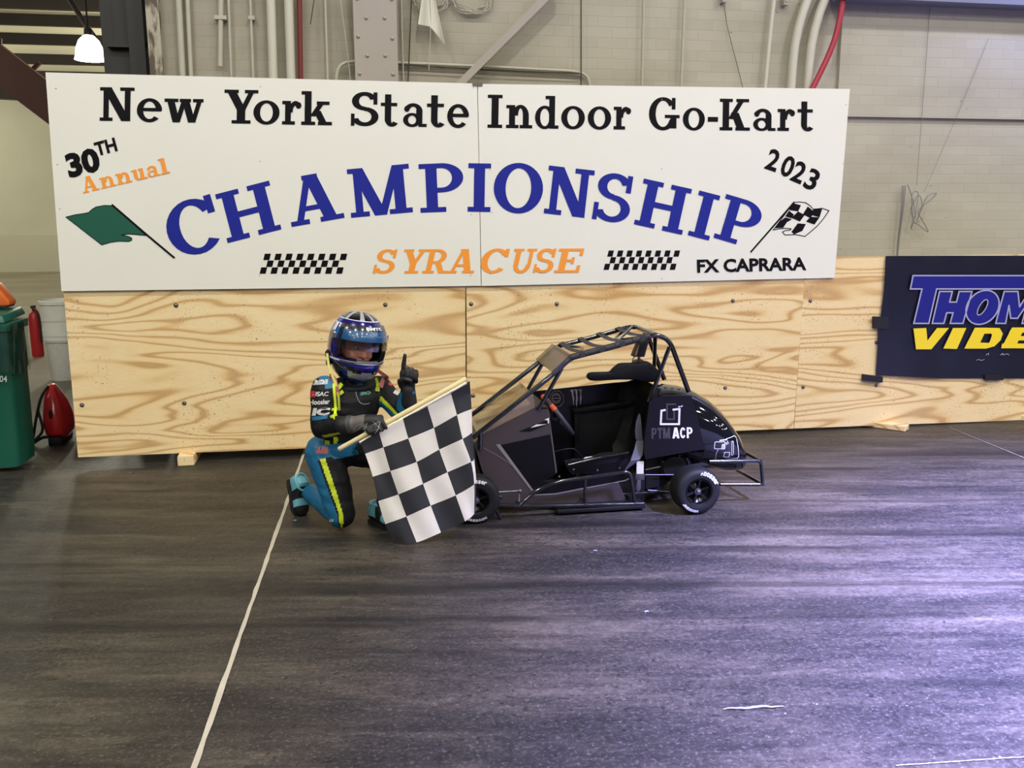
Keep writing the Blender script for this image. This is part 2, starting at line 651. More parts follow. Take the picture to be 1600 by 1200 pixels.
def brick_mat():
    m, b, N, L, ramp, mix, mapped, noise_, math_, bump = nodes('painted_brick')
    tc = N('TexCoord')
    sx = N('SeparateXYZ')
    cx = N('CombineXYZ')
    L(tc.outputs['Object'], sx.inputs[0])
    L(sx.outputs[0], cx.inputs[0])
    L(sx.outputs[2], cx.inputs[1])
    br = N('TexBrick', Scale=1.0, Color1=lin((180, 174, 160)) + (1,), Color2=lin((174, 168, 154)) + (1,), Mortar=lin((171, 165, 151)) + (1,))
    br.inputs['Brick Width'].default_value = .215
    br.inputs['Row Height'].default_value = .072
    br.inputs['Mortar Size'].default_value = .004
    br.inputs['Mortar Smooth'].default_value = .6
    wob = N('TexNoise', Scale=6.0)
    L(cx.outputs[0], wob.inputs['Vector'])
    vm = N('VectorMath', _operation='MULTIPLY_ADD')
    L(wob.outputs['Color'], vm.inputs[0])
    vm.inputs[1].default_value = (.012, .012, 0)
    L(cx.outputs[0], vm.inputs[2])
    L(vm.outputs[0], br.inputs['Vector'])
    d = noise_(mapped((.5, 1, 1.6)), 1.6, 6)
    c = mix(br.outputs['Color'], mix(br.outputs['Color'], lin((128, 118, 102)), .5), ramp(d, [(.42, (0, 0, 0)), (.75, (.8, .8, .8))]))
    tcx = N('TexCoord')                                        # tint grows darker towards the left end
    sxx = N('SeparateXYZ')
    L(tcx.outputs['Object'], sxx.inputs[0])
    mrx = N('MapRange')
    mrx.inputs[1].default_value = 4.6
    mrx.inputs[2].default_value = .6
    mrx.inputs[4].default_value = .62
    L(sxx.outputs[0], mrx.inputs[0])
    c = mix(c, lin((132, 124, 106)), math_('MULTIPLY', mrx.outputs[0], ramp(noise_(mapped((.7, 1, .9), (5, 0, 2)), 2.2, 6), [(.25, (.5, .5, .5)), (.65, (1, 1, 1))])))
    chips = noise_(mapped((1, 1, 2.2)), 16, 3)
    c = mix(c, lin((60, 52, 45)), ramp(chips, [(.74, (0, 0, 0)), (.77, (.75, .75, .75))]))
    L(c, b.inputs['Base Color'])
    b.inputs['Roughness'].default_value = .7
    h = math_('SUBTRACT', math_('MULTIPLY', d, .4), br.outputs['Fac'])
    bump(h, .22, .006)
    return m


mt_black_paint = M('black_sign_paint', (15, 13, 17), .32, spec=.22)
mt_blue_paint = M('blue_sign_paint', (26, 36, 138), .5, spec=.25)
mt_orange_paint = M('orange_sign_paint', (240, 150, 50), .45)
mt_green_paint = M('green_sign_paint', (18, 84, 66), .45)
mt_board = M('white_sign_board', (226, 224, 214), .42, var=.03, vs=2.5)
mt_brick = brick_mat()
mt_pipe = M('painted_pipe', (178, 173, 158), .5, var=.1, vs=9)
mt_pipe_pale = M('pale_painted_pipe', (196, 192, 180), .5, var=.07, vs=7)
mt_red_paint = M('red_pipe_paint', (108, 28, 26), .45, var=.1)
mt_wire_dark = M('dark_wire', (38, 35, 34), .6)
mt_wire_pale = M('pale_wire', (176, 170, 156), .6)
mt_steel_grey = M('grey_painted_steel', (163, 154, 147), .55, var=.06, vs=6)
mt_dark_steel = M('dark_brown_steel', (40, 31, 28), .6, var=.25, vs=5)
mt_rust = M('red_oxide_steel', (60, 22, 19), .6, var=.2, vs=4)
mt_bolt = M('zinc_bolt', (120, 112, 104), .4, .8)
mt_white_line = M('pale_joint_filler', (176, 168, 152), .7, var=.2, vs=14)

# ------------------------------------------------------------------ the setting
b = B()
b.face([(-26, -9, 0), (16, -9, 0), (16, 23, 0), (-26, 23, 0)])
obj('floor', b, floor_mat(), kind='structure', smooth=False)

b = B()
b.box((.40, .9, 0), (12, 1.25, 8))
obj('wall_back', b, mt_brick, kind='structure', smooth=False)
b = B()                                                       # shallow corbel over the right half
z0 = at(1450, 184, .86).z
b.hexa([(5.3, .865, z0), (12, .865, z0), (12, .905, z0), (5.3, .905, z0)], [(5.3, .865, 8), (12, .865, 8), (12, .905, 8), (5.3, .905, 8)])
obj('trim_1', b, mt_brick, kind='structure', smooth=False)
b = B()
zt = at(1500, 8, .78).z
b.box((5.2, .70, zt), (12, .86, zt + .35))
obj('trim_2', b, M('blue_grey_beam', (120, 124, 150), .5), kind='structure', smooth=False)

m, b_, N, L, ramp, mix, mapped, noise_, math_, bump = nodes('pale_block_wall')
L(ramp(noise_(mapped((.5, 1, .5)), .6, 5), [(.3, lin((176, 172, 156))), (.7, lin((196, 192, 176)))]), b_.inputs['Base Color'])
b_.inputs['Roughness'].default_value = .7
b = B()
b.box((-26, 22.8, 0), (4, 23, 7))
obj('wall_far', b, m, kind='structure', smooth=False)
b = B()
b.box((-26, 22.6, 0), (4, 22.8, 1.05))
obj('trim_3', b, M('pale_plinth', (188, 183, 166), .7, var=.05, vs=.8), kind='structure', smooth=False)

roofz = lambda y: 8.62 - .15 * y
b = B()
b.hexa([(-26, 5, roofz(5) + .14), (1.2, 5, roofz(5) + .14), (1.2, 23, roofz(23) + .14), (-26, 23, roofz(23) + .14)],
       [(-26, 5, roofz(5) + .5), (1.2, 5, roofz(5) + .5), (1.2, 23, roofz(23) + .5), (-26, 23, roofz(23) + .5)])
obj('ceiling', b, M('pale_roof_deck', (236, 231, 208), .7, var=.06, vs=.7), kind='structure', smooth=False)


def roof_hit(px, py):
    d = FW * F_PX + RT * (px - 800) - UP * (py - 600)
    t = (8.62 - .15 * CAM.y - CAM.z) / (d.z + .15 * d.y)
    return CAM + d * t


for i, py in enumerate((6, 32, 62, 93, 119)):
    p = roof_hit(20, py)
    b = B()
    b.box((-26, p.y - .06, p.z - .10), (1.0, p.y + .06, p.z + .15))
    obj('trim_%d' % (4 + i), b, mt_dark_steel, kind='structure', smooth=False)
# sloping truss chord, dark red, with two lattice bars
b = B()
b.beam(at(-60, 56, 13), at(130, 201, 13), .62, .3, (0, 1, 0))
b.beam(at(35, 125, 13.1), at(62, 98, 13.1), .07, .07, (0, 1, 0))
b.beam(at(48, 152, 13.1), at(110, 128, 13.1), .07, .07, (0, 1, 0))
b.beam(at(0, 60, 13.0), at(0, 100, 13.2), .06, .06, (0, 1, 0))
obj('trim_9', b, mt_rust, kind='structure', smooth=False)
b = B()
b.beam(at(-20, 144, 20), at(120, 152, 20), .3, .3)
obj('trim_10', b, mt_dark_steel, kind='structure', smooth=False)
# steel column at the end of the brick wall
b = B()
p0, p1 = at(178, 60, 1.35), at(229, 60, 1.1)
b.box((p0.x, 1.42, 0), (p0.x + .16, 1.46, 8))
b.box((p0.x + .04, 1.14, 0), (p0.x + .07, 1.42, 8))
b.box((p0.x - .02, 1.10, 0), (p1.x, 1.14, 8))
b.box((p1.x - .10, 1.02, 0), (p1.x, 1.10, 8))
b.box((p0.x + .06, 1.085, at(200, 70, 1.1).z), (p1.x, 1.10, 8))
b.box((p0.x + .02, 1.05, at(200, 76, 1.1).z), (p1.x, 1.10, at(200, 68, 1.1).z))
obj('trim_11', b, M('blackened_steel', (36, 34, 34), .55, var=.3, vs=9), kind='structure', smooth=False)
b = B()
b.box((at(232, 60, .87).x, .84, 0), (at(251, 60, .84).x, .9, 8))
m, b_, N, L, ramp, mix, mapped, noise_, math_, bump = nodes('flaking_paint')
L(ramp(noise_(mapped((1, 1, .35)), 22, 5), [(.46, lin((170, 163, 146))), (.6, lin((82, 70, 56)))]), b_.inputs['Base Color'])
obj('trim_12', b, m, kind='structure', smooth=False)

# floor joints
for i, (p, q, w) in enumerate((((303, 1200), (476, 706), .0085), ((1480, 667), (1640, 732), .006), ((1400, 1197), (1640, 1181), .0028))):
    p, q = atz(*p, .0), atz(*q, .0)
    d = (q - p).normalized()
    p -= d * (.6 if i == 0 else 0)
    q += d * (.9 if i == 0 else 0)
    n = V((-d.y, d.x, 0))
    b = B()
    k = 60
    pts = [p.lerp(q, t / k) + n * random.uniform(-.0012, .0012) + V((0, 0, .0025)) for t in range(k + 1)]
    b.ribbon(pts, [n * w * random.uniform(.75, 1.2) for _ in pts])
    obj('trim_%d' % (13 + i), b, mt_white_line if i == 0 else M('dull_joint_filler', (112, 104, 94), .8), kind='structure', smooth=False)


# ------------------------------------------------------------------ things on the brick wall
def pipe(name, label, cat, pts, r, mat, y=.86, group=None, clamps=(), ext=True, rnd=.08):
    P = [at(px, py, y) for px, py in pts]
    if ext:                                                     # runs on above the frame
        P[0] = P[0] + (P[0] - P[1]).normalized() * .8
    b = B()
    b.tube(P, r, 12, round_=rnd)
    o = obj(name, b, mat, label=label, cat=cat, group=group)
    for px, py in clamps:
        c = at(px, py, y)
        b = B()
        b.box((c.x - r * 2.2, y - r * 1.15, c.z - .012), (c.x + r * 2.2, .895, c.z + .012))
        k = obj('pipe_clamp', b, mat, smooth=False)
        k.parent = o
        ORG[k] = V((0, 0, 0))
    return o


SB = 190      # behind the top of the sign
pipe('electrical_conduit', 'thick pale conduit on the brick wall, first from the dark corner column', 'pipe', [(279, 0), (289, SB)], .021, mt_pipe)
pipe('electrical_conduit', 'slim pale conduit touching the thick first one near the corner column', 'pipe', [(293, 0), (302, SB)], .014, mt_pipe)
pipe('electrical_conduit', 'short pale conduit that ends in the open above the word York', 'pipe', [(345, 0), (344, 104)], .017, mt_pipe, clamps=[(345, 28)])
pipe('electrical_conduit', 'thin conduit just right of the short one that ends in the open', 'pipe', [(357, 0), (364, SB)], .008, mt_pipe)
pipe('electrical_conduit', 'thin conduit midway between the short conduit and the fat pale pipes', 'pipe', [(391, 0), (398, SB)], .009, mt_pipe, clamps=[(393, 28)])
pipe('wall_pipe', 'fat pale pipe on the wall, left one of the pair beside the red pipe', 'pipe', [(423, 0), (429, SB)], .030, mt_pipe_pale, .84)
pipe('wall_pipe', 'fat pale pipe on the wall, right one of the pair, next to the red pipe', 'pipe', [(451, 0), (457, SB)], .030, mt_pipe_pale, .84)
pipe('sprinkler_pipe', 'straight dark red vertical pipe above the word State', 'pipe', [(468, 0), (471, SB)], .017, mt_red_paint, .84)
pipe('electrical_conduit', 'thin conduit between the red pipe and the riveted steel column', 'pipe', [(508, 0), (514, SB)], .008, mt_pipe)
pipe('hanging_wire', 'loose white wire hanging left of the riveted column', 'wire', [(532, 0), (540, 60), (546, 105), (552, SB)], .0035, mt_wire_pale, .825, rnd=.2)
pipe('hanging_wire', 'short dark wire end sticking out beside the white hanging wire', 'wire', [(494, -20), (485, 38)], .003, mt_wire_dark, .85, ext=False)
pipe('electrical_conduit', 'curved conduit running into the left side of the riveted column', 'pipe', [(556, 96), (536, 98), (525, 112), (524, SB)], .011, mt_pipe, .85, ext=False, rnd=.15)
# riveted column
x0, x1 = at(553, 60, .78).x, at(621, 60, .78).x
col = thing('riveted_column', 'flat grey steel column with domed rivets on the brick wall', 'column', ((x0 + x1) / 2, .85, 0))
b = B()
b.box((x0, .78, 0), (x1, .80, 8))
b.box((x0 + .05, .80, 0), (x0 + .07, .9, 8))
b.box((x1 - .07, .80, 0), (x1 - .05, .9, 8))
obj('face_plate', b, mt_steel_grey, col, smooth=False, bevel=.002)
for px, py in ((572, 28), (601, 28), (560, 57), (613, 60), (574, 87), (602, 87), (562, 115), (614, 116), (558, -2), (612, -1), (573, 146), (602, 146)):
    c = at(px, py, .78)
    b = B()
    b.ell(c, (.013, 0, 0), (0, .011, 0), (0, 0, .013), 14, 8)
    obj('rivet', b, mt_steel_grey, col)
pipe('hanging_wire', 'pale wire running down close beside the riveted column', 'wire', [(627, 0), (632, SB)], .005, mt_wire_pale, .85)
pipe('hanging_wire', 'dark wire leaning beside the riveted column', 'wire', [(643, 0), (635, SB)], .004, mt_wire_dark, .84)
pipe('electrical_conduit', 'long level conduit right of the riveted column that bends down at its end', 'pipe', [(622, 98), (760, 104), (908, 112), (922, 124), (924, SB)], .010, mt_pipe, .87, ext=False, rnd=.1)
pipe('hanging_wire', 'dark cable sagging along the top of the level conduit', 'wire', [(622, 101), (760, 109), (905, 115)], .004, mt_wire_dark, .855, ext=False)
# coils of wire
for px, n, s, lab in ((672, 7, 1.0, 'coil of pale wire hanging behind the white rag'), (737, 8, 1.15, 'coil of pale wire hanging right of the white rag')):
    c = at(px, -10, .855)
    b = B()
    P = []
    for k in range(n * 18):
        a = 2 * PI * k / 18
        j = .012 * math.sin(k * 1.7) + .02 * math.sin(k * .11)
        P.append(c + V(((.115 * s + j) * math.cos(a), .012 + .012 * math.sin(k * .3), (.10 * s + j) * math.sin(a))))
    b.tube(P, .003, 6)
    obj('wire_coil', b, mt_wire_pale, label=lab, cat='wire coil')
# white rag
rag = thing('hanging_rag', 'white pointed rag hanging on the brick wall left of the slanted beam', 'rag', at(668, 0, .8))
b = B()
lo = [(661, -30), (657, 0), (653, 36), (664, 40), (671, 41)]
top = at(666, -30, .80)
rows = 10
ring = []
for k in range(rows + 1):
    t = k / rows
    row = []
    for j in range(13):
        s = j / 12
        xa, xb = 663 - 10 * t, 674 + 21 * t
        px = xa + (xb - xa) * s
        bot = 38 + 8 * s if s < .45 else 42 + (s - .45) / .55 * 27
        py = -30 + (bot + 30) * t
        row.append(at(px, py, .80 + .02 * math.sin(s * 9 + 1) * (.4 + .6 * t)))
    ring.append(row)
for k in range(rows):
    for j in range(12):
        b.face([ring[k][j], ring[k][j + 1], ring[k + 1][j + 1], ring[k + 1][j]])
bmesh.ops.remove_doubles(b.bm, verts=b.bm.verts, dist=1e-5)
bmesh.ops.solidify(b.bm, geom=b.bm.faces, thickness=.003)
obj('cloth', b, M('white_rag_cloth', (214, 210, 198), .8), rag)
b = B()
b.tube([at(670, -40, .785), at(673, 40, .785), at(670, 110, .8)], .003, 6)
obj('cord', b, mt_wire_pale, rag)
b = B()
b.beam(at(870, -20, .80), at(700, 150, .80), .05, .07, (0, 1, 0))
obj('slanted_beam', b, mt_steel_grey, label='pale steel brace slanting down to the left behind the sign top', cat='beam', bevel=.003, smooth=False)
pipe('hanging_wire', 'black straight cable down the wall above the word Indoor', 'wire', [(908, 0), (908, SB)], .004, mt_wire_dark, .85)
pipe('electrical_conduit', 'thin conduit above the gap between Indoor and Go-Kart', 'pipe', [(1006, 0), (1002, SB)], .008, mt_pipe)
pipe('electrical_conduit', 'medium conduit above the word Go-Kart, shadow along its left', 'pipe', [(1070, 0), (1062, SB)], .010, mt_pipe)
bx = thing('junction_box', 'small pale junction box at the top of the wall with a thin wire', 'box', at(1131, 2, .87))
b = B()
c = at(1131, 0, .86)
b.box((c.x - .016, .84, c.z - .02), (c.x + .016, .9, c.z + .05))
obj('case', b, mt_steel_grey, bx, bevel=.003, smooth=False)
b = B()
b.tube([at(1131, 6, .86), at(1136, 40, .88), at(1164, 150, .88)], .002, 6)
obj('wire', b, mt_wire_dark, bx)
b = B()
c = at(1227, 2, .86)
b.box((c.x - .018, .84, c.z - .03), (c.x + .018, .9, c.z + .05))
b.box((c.x - .008, .835, c.z - .012), (c.x + .008, .842, c.z + .012))
obj('junction_box', b, mt_steel_grey, label='small grey box at the top of the wall left of the two fat bent pipes', cat='box', bevel=.003, smooth=False)
pipe('wall_pipe', 'slender pale pipe left of the two fat bent pipes', 'pipe', [(1209, 0), (1203, 55), (1190, SB)], .016, mt_pipe_pale, .85)
pipe('wall_pipe', 'fat bent pale pipe, left one of the two beside the red hose', 'pipe', [(1262, -4), (1244, 30), (1232, SB)], .032, mt_pipe_pale, .83, rnd=.3)
pipe('wall_pipe', 'fat bent pale pipe, right one of the two, next to the red hose', 'pipe', [(1289, -4), (1270, 30), (1258, SB)], .032, mt_pipe_pale, .83, rnd=.3)
pipe('red_hose', 'red hose curving down the wall behind the right end of the sign', 'hose', [(1318, -2), (1310, 45), (1296, 85), (1268, 141), (1245, 190)], .021, M('red_hose_rubber', (165, 38, 62), .45), .76, rnd=.25)
# cables on the right of the wall
pipe('hanging_wire', 'thin grey wire hanging down the right part of the wall', 'wire', [(1453, 12), (1445, 120), (1432, 290)], .0018, M('grey_wire', (120, 118, 122), .6), .85, ext=False)
pipe('hanging_wire', 'very thin slanting wire on the far right of the brick wall', 'wire', [(1545, 60), (1500, 170), (1444, 300)], .0015, M('grey_wire', (120, 118, 122), .6), .85, ext=False)
b = B()
pts = [(1418, 288), (1426, 310), (1432, 345), (1420, 330), (1436, 300), (1442, 320), (1430, 352), (1448, 305), (1466, 300), (1455, 312), (1432, 330), (1446, 352), (1452, 365), (1440, 355), (1426, 345), (1422, 362), (1430, 340), (1436, 298), (1424, 300), (1426, 350), (1438, 345)]
b.tube([at(px, py, .84 + .02 * math.sin(i * 2.3)) for i, (px, py) in enumerate(pts)], .003, 6, round_=.06)
obj('cable_tangle', b, M('grey_wire', (120, 118, 122), .6), label='tangled bunch of thin grey cable hanging on the wall above the banner', cat='cable')
b = B()
for k in range(3):
    b.tube([at(1415 - k * 2.5, 290, .86), at(1411 - k * 1.5, 330, .85), at(1404 - k, 380, .86), at(1401 - k * .5, 430, .87)], .0035, 6, round_=.1)
obj('hanging_cable', b, M('grey_wire', (120, 118, 122), .6), label='bundle of grey cables running down behind the plywood left of the tangle', cat='cable')

# ------------------------------------------------------------------ lamp in the left bay
LY = 8.0
c = at(140, 78, LY)
lamp = thing('high_bay_lamp', 'glowing dome lamp hanging under the roof in the left bay', 'lamp', c)
k = (LY - CAM.y) / .967 / F_PX
b = B()
prof = [(3, 20), (7, 18), (13, 12), (17, 2), (18.5, -8), (20, -13), (19.3, -13), (17.4, -8), (16, 2), (12, 11), (6, 17)]
b.lathe([(r * k, h * k) for r, h in prof], c, n=32, caps=False)
obj('lamp_shade', b, emit('glowing_shade', (1, .97, .88), 6.0), lamp)
b = B()
b.lathe([(0, -12 * k), (17 * k, -12.2 * k), (17 * k, -11.8 * k), (0, -11.5 * k)], c, n=32)
obj('diffuser', b, emit('lamp_glow', (1, .97, .9), 14.0), lamp)
b = B()
b.lathe([(0, 17 * k), (6 * k, 18 * k), (5 * k, 27 * k), (2 * k, 30 * k), (0, 31 * k)], c, n=20)
obj('lamp_housing', b, mt_dark_steel, lamp)
b = B()
top = c + V((0, 0, 31 * k))
b.tube([top, top + V((0, 0, 2.6))], .012, 8)
obj('rod', b, mt_dark_steel, lamp)
pd = bpy.data.lights.new('bay_bulb', 'POINT')
pd.energy = 110
pd.color = (1, .95, .82)
pd.shadow_soft_size = .15
po = bpy.data.objects.new('bay_bulb', pd)
COL.objects.link(po)
po.location = c + V((0, 0, -.35))
b = B()
b.tube([at(104, -8, 8.4), at(136, 42, 8.4), at(192, 118, 8.4), at(205, 136, 8.4)], .035, 10)
obj('roof_conduit', b, mt_dark_steel, label='dark conduit slanting past the glowing lamp in the left bay', cat='pipe')

# ------------------------------------------------------------------ plywood barrier
BY = .018          # front face of the plywood
PANELS = [
    ('plywood sheet on the left, edge beside the red tank, kneeling driver in front of it', [(98, 440), (122, 714.5), (728, 690.5), (727, 430)], 1.0,
     [(275, 477), (288, 630), (602, 476), (128, 633)], [(293, 0)]),
    ('middle plywood sheet standing behind the black kart', [(729, 430), (730, 690), (1240, 669.5), (1258, 430)], 2.3,
     [(736, 475), (739, 618), (870, 475), (1133, 606), (1145, 470)], []),
    ('right plywood sheet that carries the dark video banner', [(1259, 402.5), (1241, 669.5), (1690, 653), (1690, 399)], 3.7,
     [(1266, 470), (1255, 605), (1369, 602), (1369, 535)], [(1365, 0), (1592, 0)]),
]
for i, (lab, q, seed, bolts, feet) in enumerate(PANELS):
    P = [at(px, py, BY) for px, py in q]
    zt = 1.203
    P[0].z = P[3].z = zt
    cx = sum(p.x for p in P) / 4
    t = thing('plywood_panel', lab, 'barrier', (cx, BY, 0), 'plywood barrier sheets')
    b = B()
    b.prism(P, (0, .018, 0))
    obj('sheet', b, plywood('plywood_%d' % i, seed), t, smooth=False)
    b = B()                                                   # lumber frame on the back
    z0 = P[1].z
    for xx in (P[0].x + .05, cx, P[2].x - .05):
        b.box((xx - .019, BY + .02, z0 + .02), (xx + .019, BY + .108, zt - .01))
    for zz in (z0 + .02, zt - .06):
        b.box((P[1].x + .04, BY + .02, zz), (P[2].x - .04, BY + .108, zz + .038))
    obj('back_frame', b, plywood('lumber_%d' % i, seed + 5), t, smooth=False)
    for px, py in bolts:
        c = at(px, py, BY)
        b = B()
        b.lathe([(.0, .0015), (.013, .0015), (.0135, -.002), (.009, -.002), (.0085, -.006), (.004, -.009), (0, -.0095)], c, (0, 1, 0), 18)
        obj('bolt', b, mt_bolt, t)
    fx = [f[0] for f in feet] or [1000]
    for px in fx:
        p = at(px, 700 if px < 600 else 672, BY)
        b = B()
        if px == 293:
            b.box((p.x - .047, -.075, 0.001), (p.x + .047, .6, z0 - .002))
        elif px == 1000:
            b.box((p.x - .02, .04, 0.001), (p.x + .02, .5, z0 - .002))
        else:
            d = V((.25, -.30, 0)).normalized()
            a = V((p.x - .02, .12, .02))
            b.beam(a, a + d * .30, .09, .036)
        obj('foot_block', b, plywood('foot_wood_%d_%d' % (i, px), seed + 9), t, smooth=False, bevel=.003)

# ------------------------------------------------------------------ championship sign
sign = thing('championship_sign', 'wide white hand lettered go-kart championship sign mounted on the plywood', 'sign', (2.44, 0, 1.06))
mt_screw = M('screw_head', (170, 168, 160), .4, .6)
for q in ([(71, 113), (745.3, 130.5), (751.5, 446.5), (96, 455)], [(746.7, 131), (1328, 139), (1304, 434), (752.6, 446.8)]):
    b = B()
    b.prism([at(px, py, 0) for px, py in q], (0, .014, 0))
    bd = obj('board', b, mt_board, sign, smooth=False)
    xs = [q[0][0] + 20, (q[0][0] + q[1][0]) / 2, q[1][0] - 9]
    for px in xs:
        for py in (q[0][1] + 30, 260, 330, 430):
            p = at(px + random.uniform(-4, 4), py + random.uniform(-8, 8), 0)
            bb = B()
            bb.lathe([(0, .001), (.004, .001), (.0035, -.0015), (0, -.002)], p, (0, 1, 0), 10)
            obj('screw', bb, mt_screw, bd)
b = B()
p = at(746, 131, 0)
b.box((p.x - .03, -.006, p.z - .012), (p.x + .03, .02, p.z + .006))
obj('joining_plate', b, mt_bolt, sign, smooth=False)
LYR = -.0016


def word(name, mat, chars, y=LYR):
    """chars: list of (character, centre px, centre py, width, height, angle, shear)"""
    b = B()
    for ch, cx, cy, w, h, a, sh in chars:
        flat(b, glyph(ch), boxmap(cx, cy, w, h, a, y, sh))
    bmesh.ops.reverse_faces(b.bm, faces=b.bm.faces)
    return obj(name, b, mat, sign, smooth=False, normals=False)


def row(name, letters):
    """letters: (character, left px, right px); base line and cap line of the first row"""
    out = []
    for ch, a, c in letters:
        x = (a + c) / 2
        base = 189 + (x - 183) * (204.7 - 189) / (1260 - 183)
        base += 2.2 * (1 - ((x - 720) / 540) ** 2)
        cap = 136.5 + (x - 183) * (155.5 - 136.5) / (1150 - 183) - (0 if x < 900 else (x - 900) * .004)
        out.append((ch, x, (base + cap) / 2, c - a, base - cap, -.9, 0))
    return word(name, mt_black_paint, out)


row('lettering_new', [('N', 156, 210), ('e', 214, 253.5), ('w', 257, 318)])
row('lettering_york', [('Y', 350.5, 403.5), ('o', 396, 437), ('r', 441, 471), ('k', 471, 519)])
row('lettering_state', [('S', 548.6, 591.7), ('t', 595, 622), ('a', 630, 667), ('t', 667, 695), ('e', 699, 733)])
row('lettering_indoor', [('I', 762, 785), ('n', 791, 832), ('d', 836, 873), ('o', 877, 914), ('o', 918.5, 955), ('r', 959, 986)])
row('lettering_go_kart', [('G', 1014, 1062), ('o', 1067, 1101.5), ('-', 1106, 1122), ('K', 1124.7, 1172), ('a', 1177, 1212), ('r', 1215, 1242), ('t', 1246, 1271)])
word('lettering_championship', mt_blue_paint, [
    ('C', 301, 355, 82, 84, 17, 0), ('H', 388, 331, 87, 78.6, 14.5, 0), ('A', 490.5, 310, 84, 76, 10, 0), ('M', 593.5, 298, 97, 76, 5.3, 0),
    ('P', 690, 293, 69, 76, 2.5, 0), ('I', 749, 293, 35.5, 75.5, -1, 0), ('O', 810, 294, 77, 76, -3, 0), ('N', 889.5, 299.8, 72, 75, -6.5, 0),
    ('S', 958.5, 309, 57, 75, -9, 0), ('H', 1035.8, 322.8, 77, 73, -12.5, 0), ('I', 1100, 336.6, 34, 72, -14.5, 0), ('P', 1155, 346, 63, 71, -16.5, 0)])
an = R(13.5)
ab = lambda s, dy=0: (130 + s * math.cos(an) - dy * math.sin(an), 301 - s * math.sin(an) - dy * math.cos(an))
word('lettering_annual', mt_orange_paint, [(c_,) + ab(s, 11) + (w, 25, 13.5, 0) for c_, s, w in
                                           (('A', 13, 26), ('n', 41, 24), ('n', 67, 24), ('u', 92, 23), ('a', 114, 19), ('l', 132, 14))])
word('lettering_syracuse', mt_orange_paint, [(c_, (a + d) / 2, 408.5 - (a - 584) * .005, d - a - 5, 37.5, .4, .24) for c_, a, d in
                                             (('S', 584, 621), ('Y', 625, 668), ('R', 661, 706), ('A', 700, 747), ('C', 749, 795), ('U', 797, 838), ('S', 834, 869), ('E', 867, 911))])


def sign_text(name, s, mat, cx, cy, w, h, a, bold=.0, shear=0.):
    b = B()
    flat(b, txt(s, bold), boxmap(cx, cy, w, h, a, LYR, shear))
    bmesh.ops.reverse_faces(b.bm, faces=b.bm.faces)
    return obj(name, b, mat, sign, smooth=False, normals=False)


sign_text('lettering_thirtieth', '30', mt_black_paint, 129.5, 254, 52, 39, 14, .05)
sign_text('lettering_ordinal', 'TH', mt_black_paint, 165, 229.5, 34, 22, 15, .035)
sign_text('lettering_venue', 'FX CAPRARA', mt_black_paint, 1174.5, 414, 171, 21, 1.3, .035)
for ch, cx, cy, a in (('2', 1208, 250, -19), ('0', 1231, 260, -21), ('2', 1248.5, 269, -23), ('3', 1269, 280.5, -25)):
    sign_text('lettering_year', ch, mt_black_paint, cx, cy, 19, 34, a, .025)
# checker strips
for name, xs, x2, y0, y1, sh in (('checker_strip', 412, 542, 396, 428, -5.5), ('checker_strip', 949.5, 1062, 391, 422, -5.5)):
    b = B()
    pitch = (x2 - xs) / 7.62
    for r_ in range(3):
        for c_ in range(8 if r_ != 1 else 7):
            hh = (y1 - y0) / 3
            cx = xs + c_ * pitch + (pitch * .5 if r_ == 1 else 0) + pitch * .31 + sh * r_ * (.52 if r_ != 1 else .72)
            flat(b, rc(0, 0, 1, 1), boxmap(cx, y0 + hh * (r_ + .5), pitch * .56, hh * .93, .5, LYR, .26))
    bmesh.ops.reverse_faces(b.bm, faces=b.bm.faces)
    obj(name, b, mt_black_paint, sign, smooth=False, normals=False)


def poly_px(name, mat, polys, parent, y=LYR):
    b = B()
    for k_, q in enumerate(polys):
        b.face([at(px, py, y - k_ * 1e-5) for px, py in q])
    for f in b.bm.faces:
        f.normal_update()
        if f.normal.y > 0: f.normal_flip()
    return obj(name, b, mat, parent, smooth=False, normals=False)


def line_px(pts, w, closed=False):
    out = []
    n = len(pts)
    for i in range(n if closed else n - 1):
        (x0, y0), (x1, y1) = pts[i], pts[(i + 1) % n]
        l = math.hypot(x1 - x0, y1 - y0) or 1
        ex, ey = (x1 - x0) / l * w * .4, (y1 - y0) / l * w * .4
        nx, ny = -(y1 - y0) / l * w / 2, (x1 - x0) / l * w / 2
        out.append([(x0 - ex + nx, y0 - ey + ny), (x1 + ex + nx, y1 + ey + ny), (x1 + ex - nx, y1 + ey - ny), (x0 - ex - nx, y0 - ey - ny)])
    return out


cr = lambda pts, ox, oy, s: [(ox + x / s, oy + y / s) for x, y in pts]
gf = cr([(143, 797), (190, 785), (240, 778), (262, 773), (280, 756), (300, 744), (345, 736), (388, 738), (470, 812), (560, 893), (520, 889), (470, 885), (432, 890), (470, 898), (486, 906), (485, 918), (470, 924), (420, 922), (375, 928), (330, 942)], 60, 100, 3.333)
poly_px('painted_green_flag', mt_green_paint, [gf], sign)
poly_px('painted_flag_outline', mt_black_paint, line_px(gf, 1.1, True) + line_px(cr([(385, 735), (565, 890), (706, 1008)], 60, 100, 3.333), 3.2), sign, LYR - .0006)
k4 = lambda p: cr(p, 1000, 120, 3.529)
fo = k4([(848, 693), (880, 690), (915, 695), (940, 712), (955, 730), (975, 728), (1005, 725), (1042, 738), (1010, 785), (975, 825), (940, 855), (910, 880), (860, 870), (800, 872), (785, 856), (800, 848), (828, 845), (834, 838), (800, 835), (765, 838), (735, 845)])
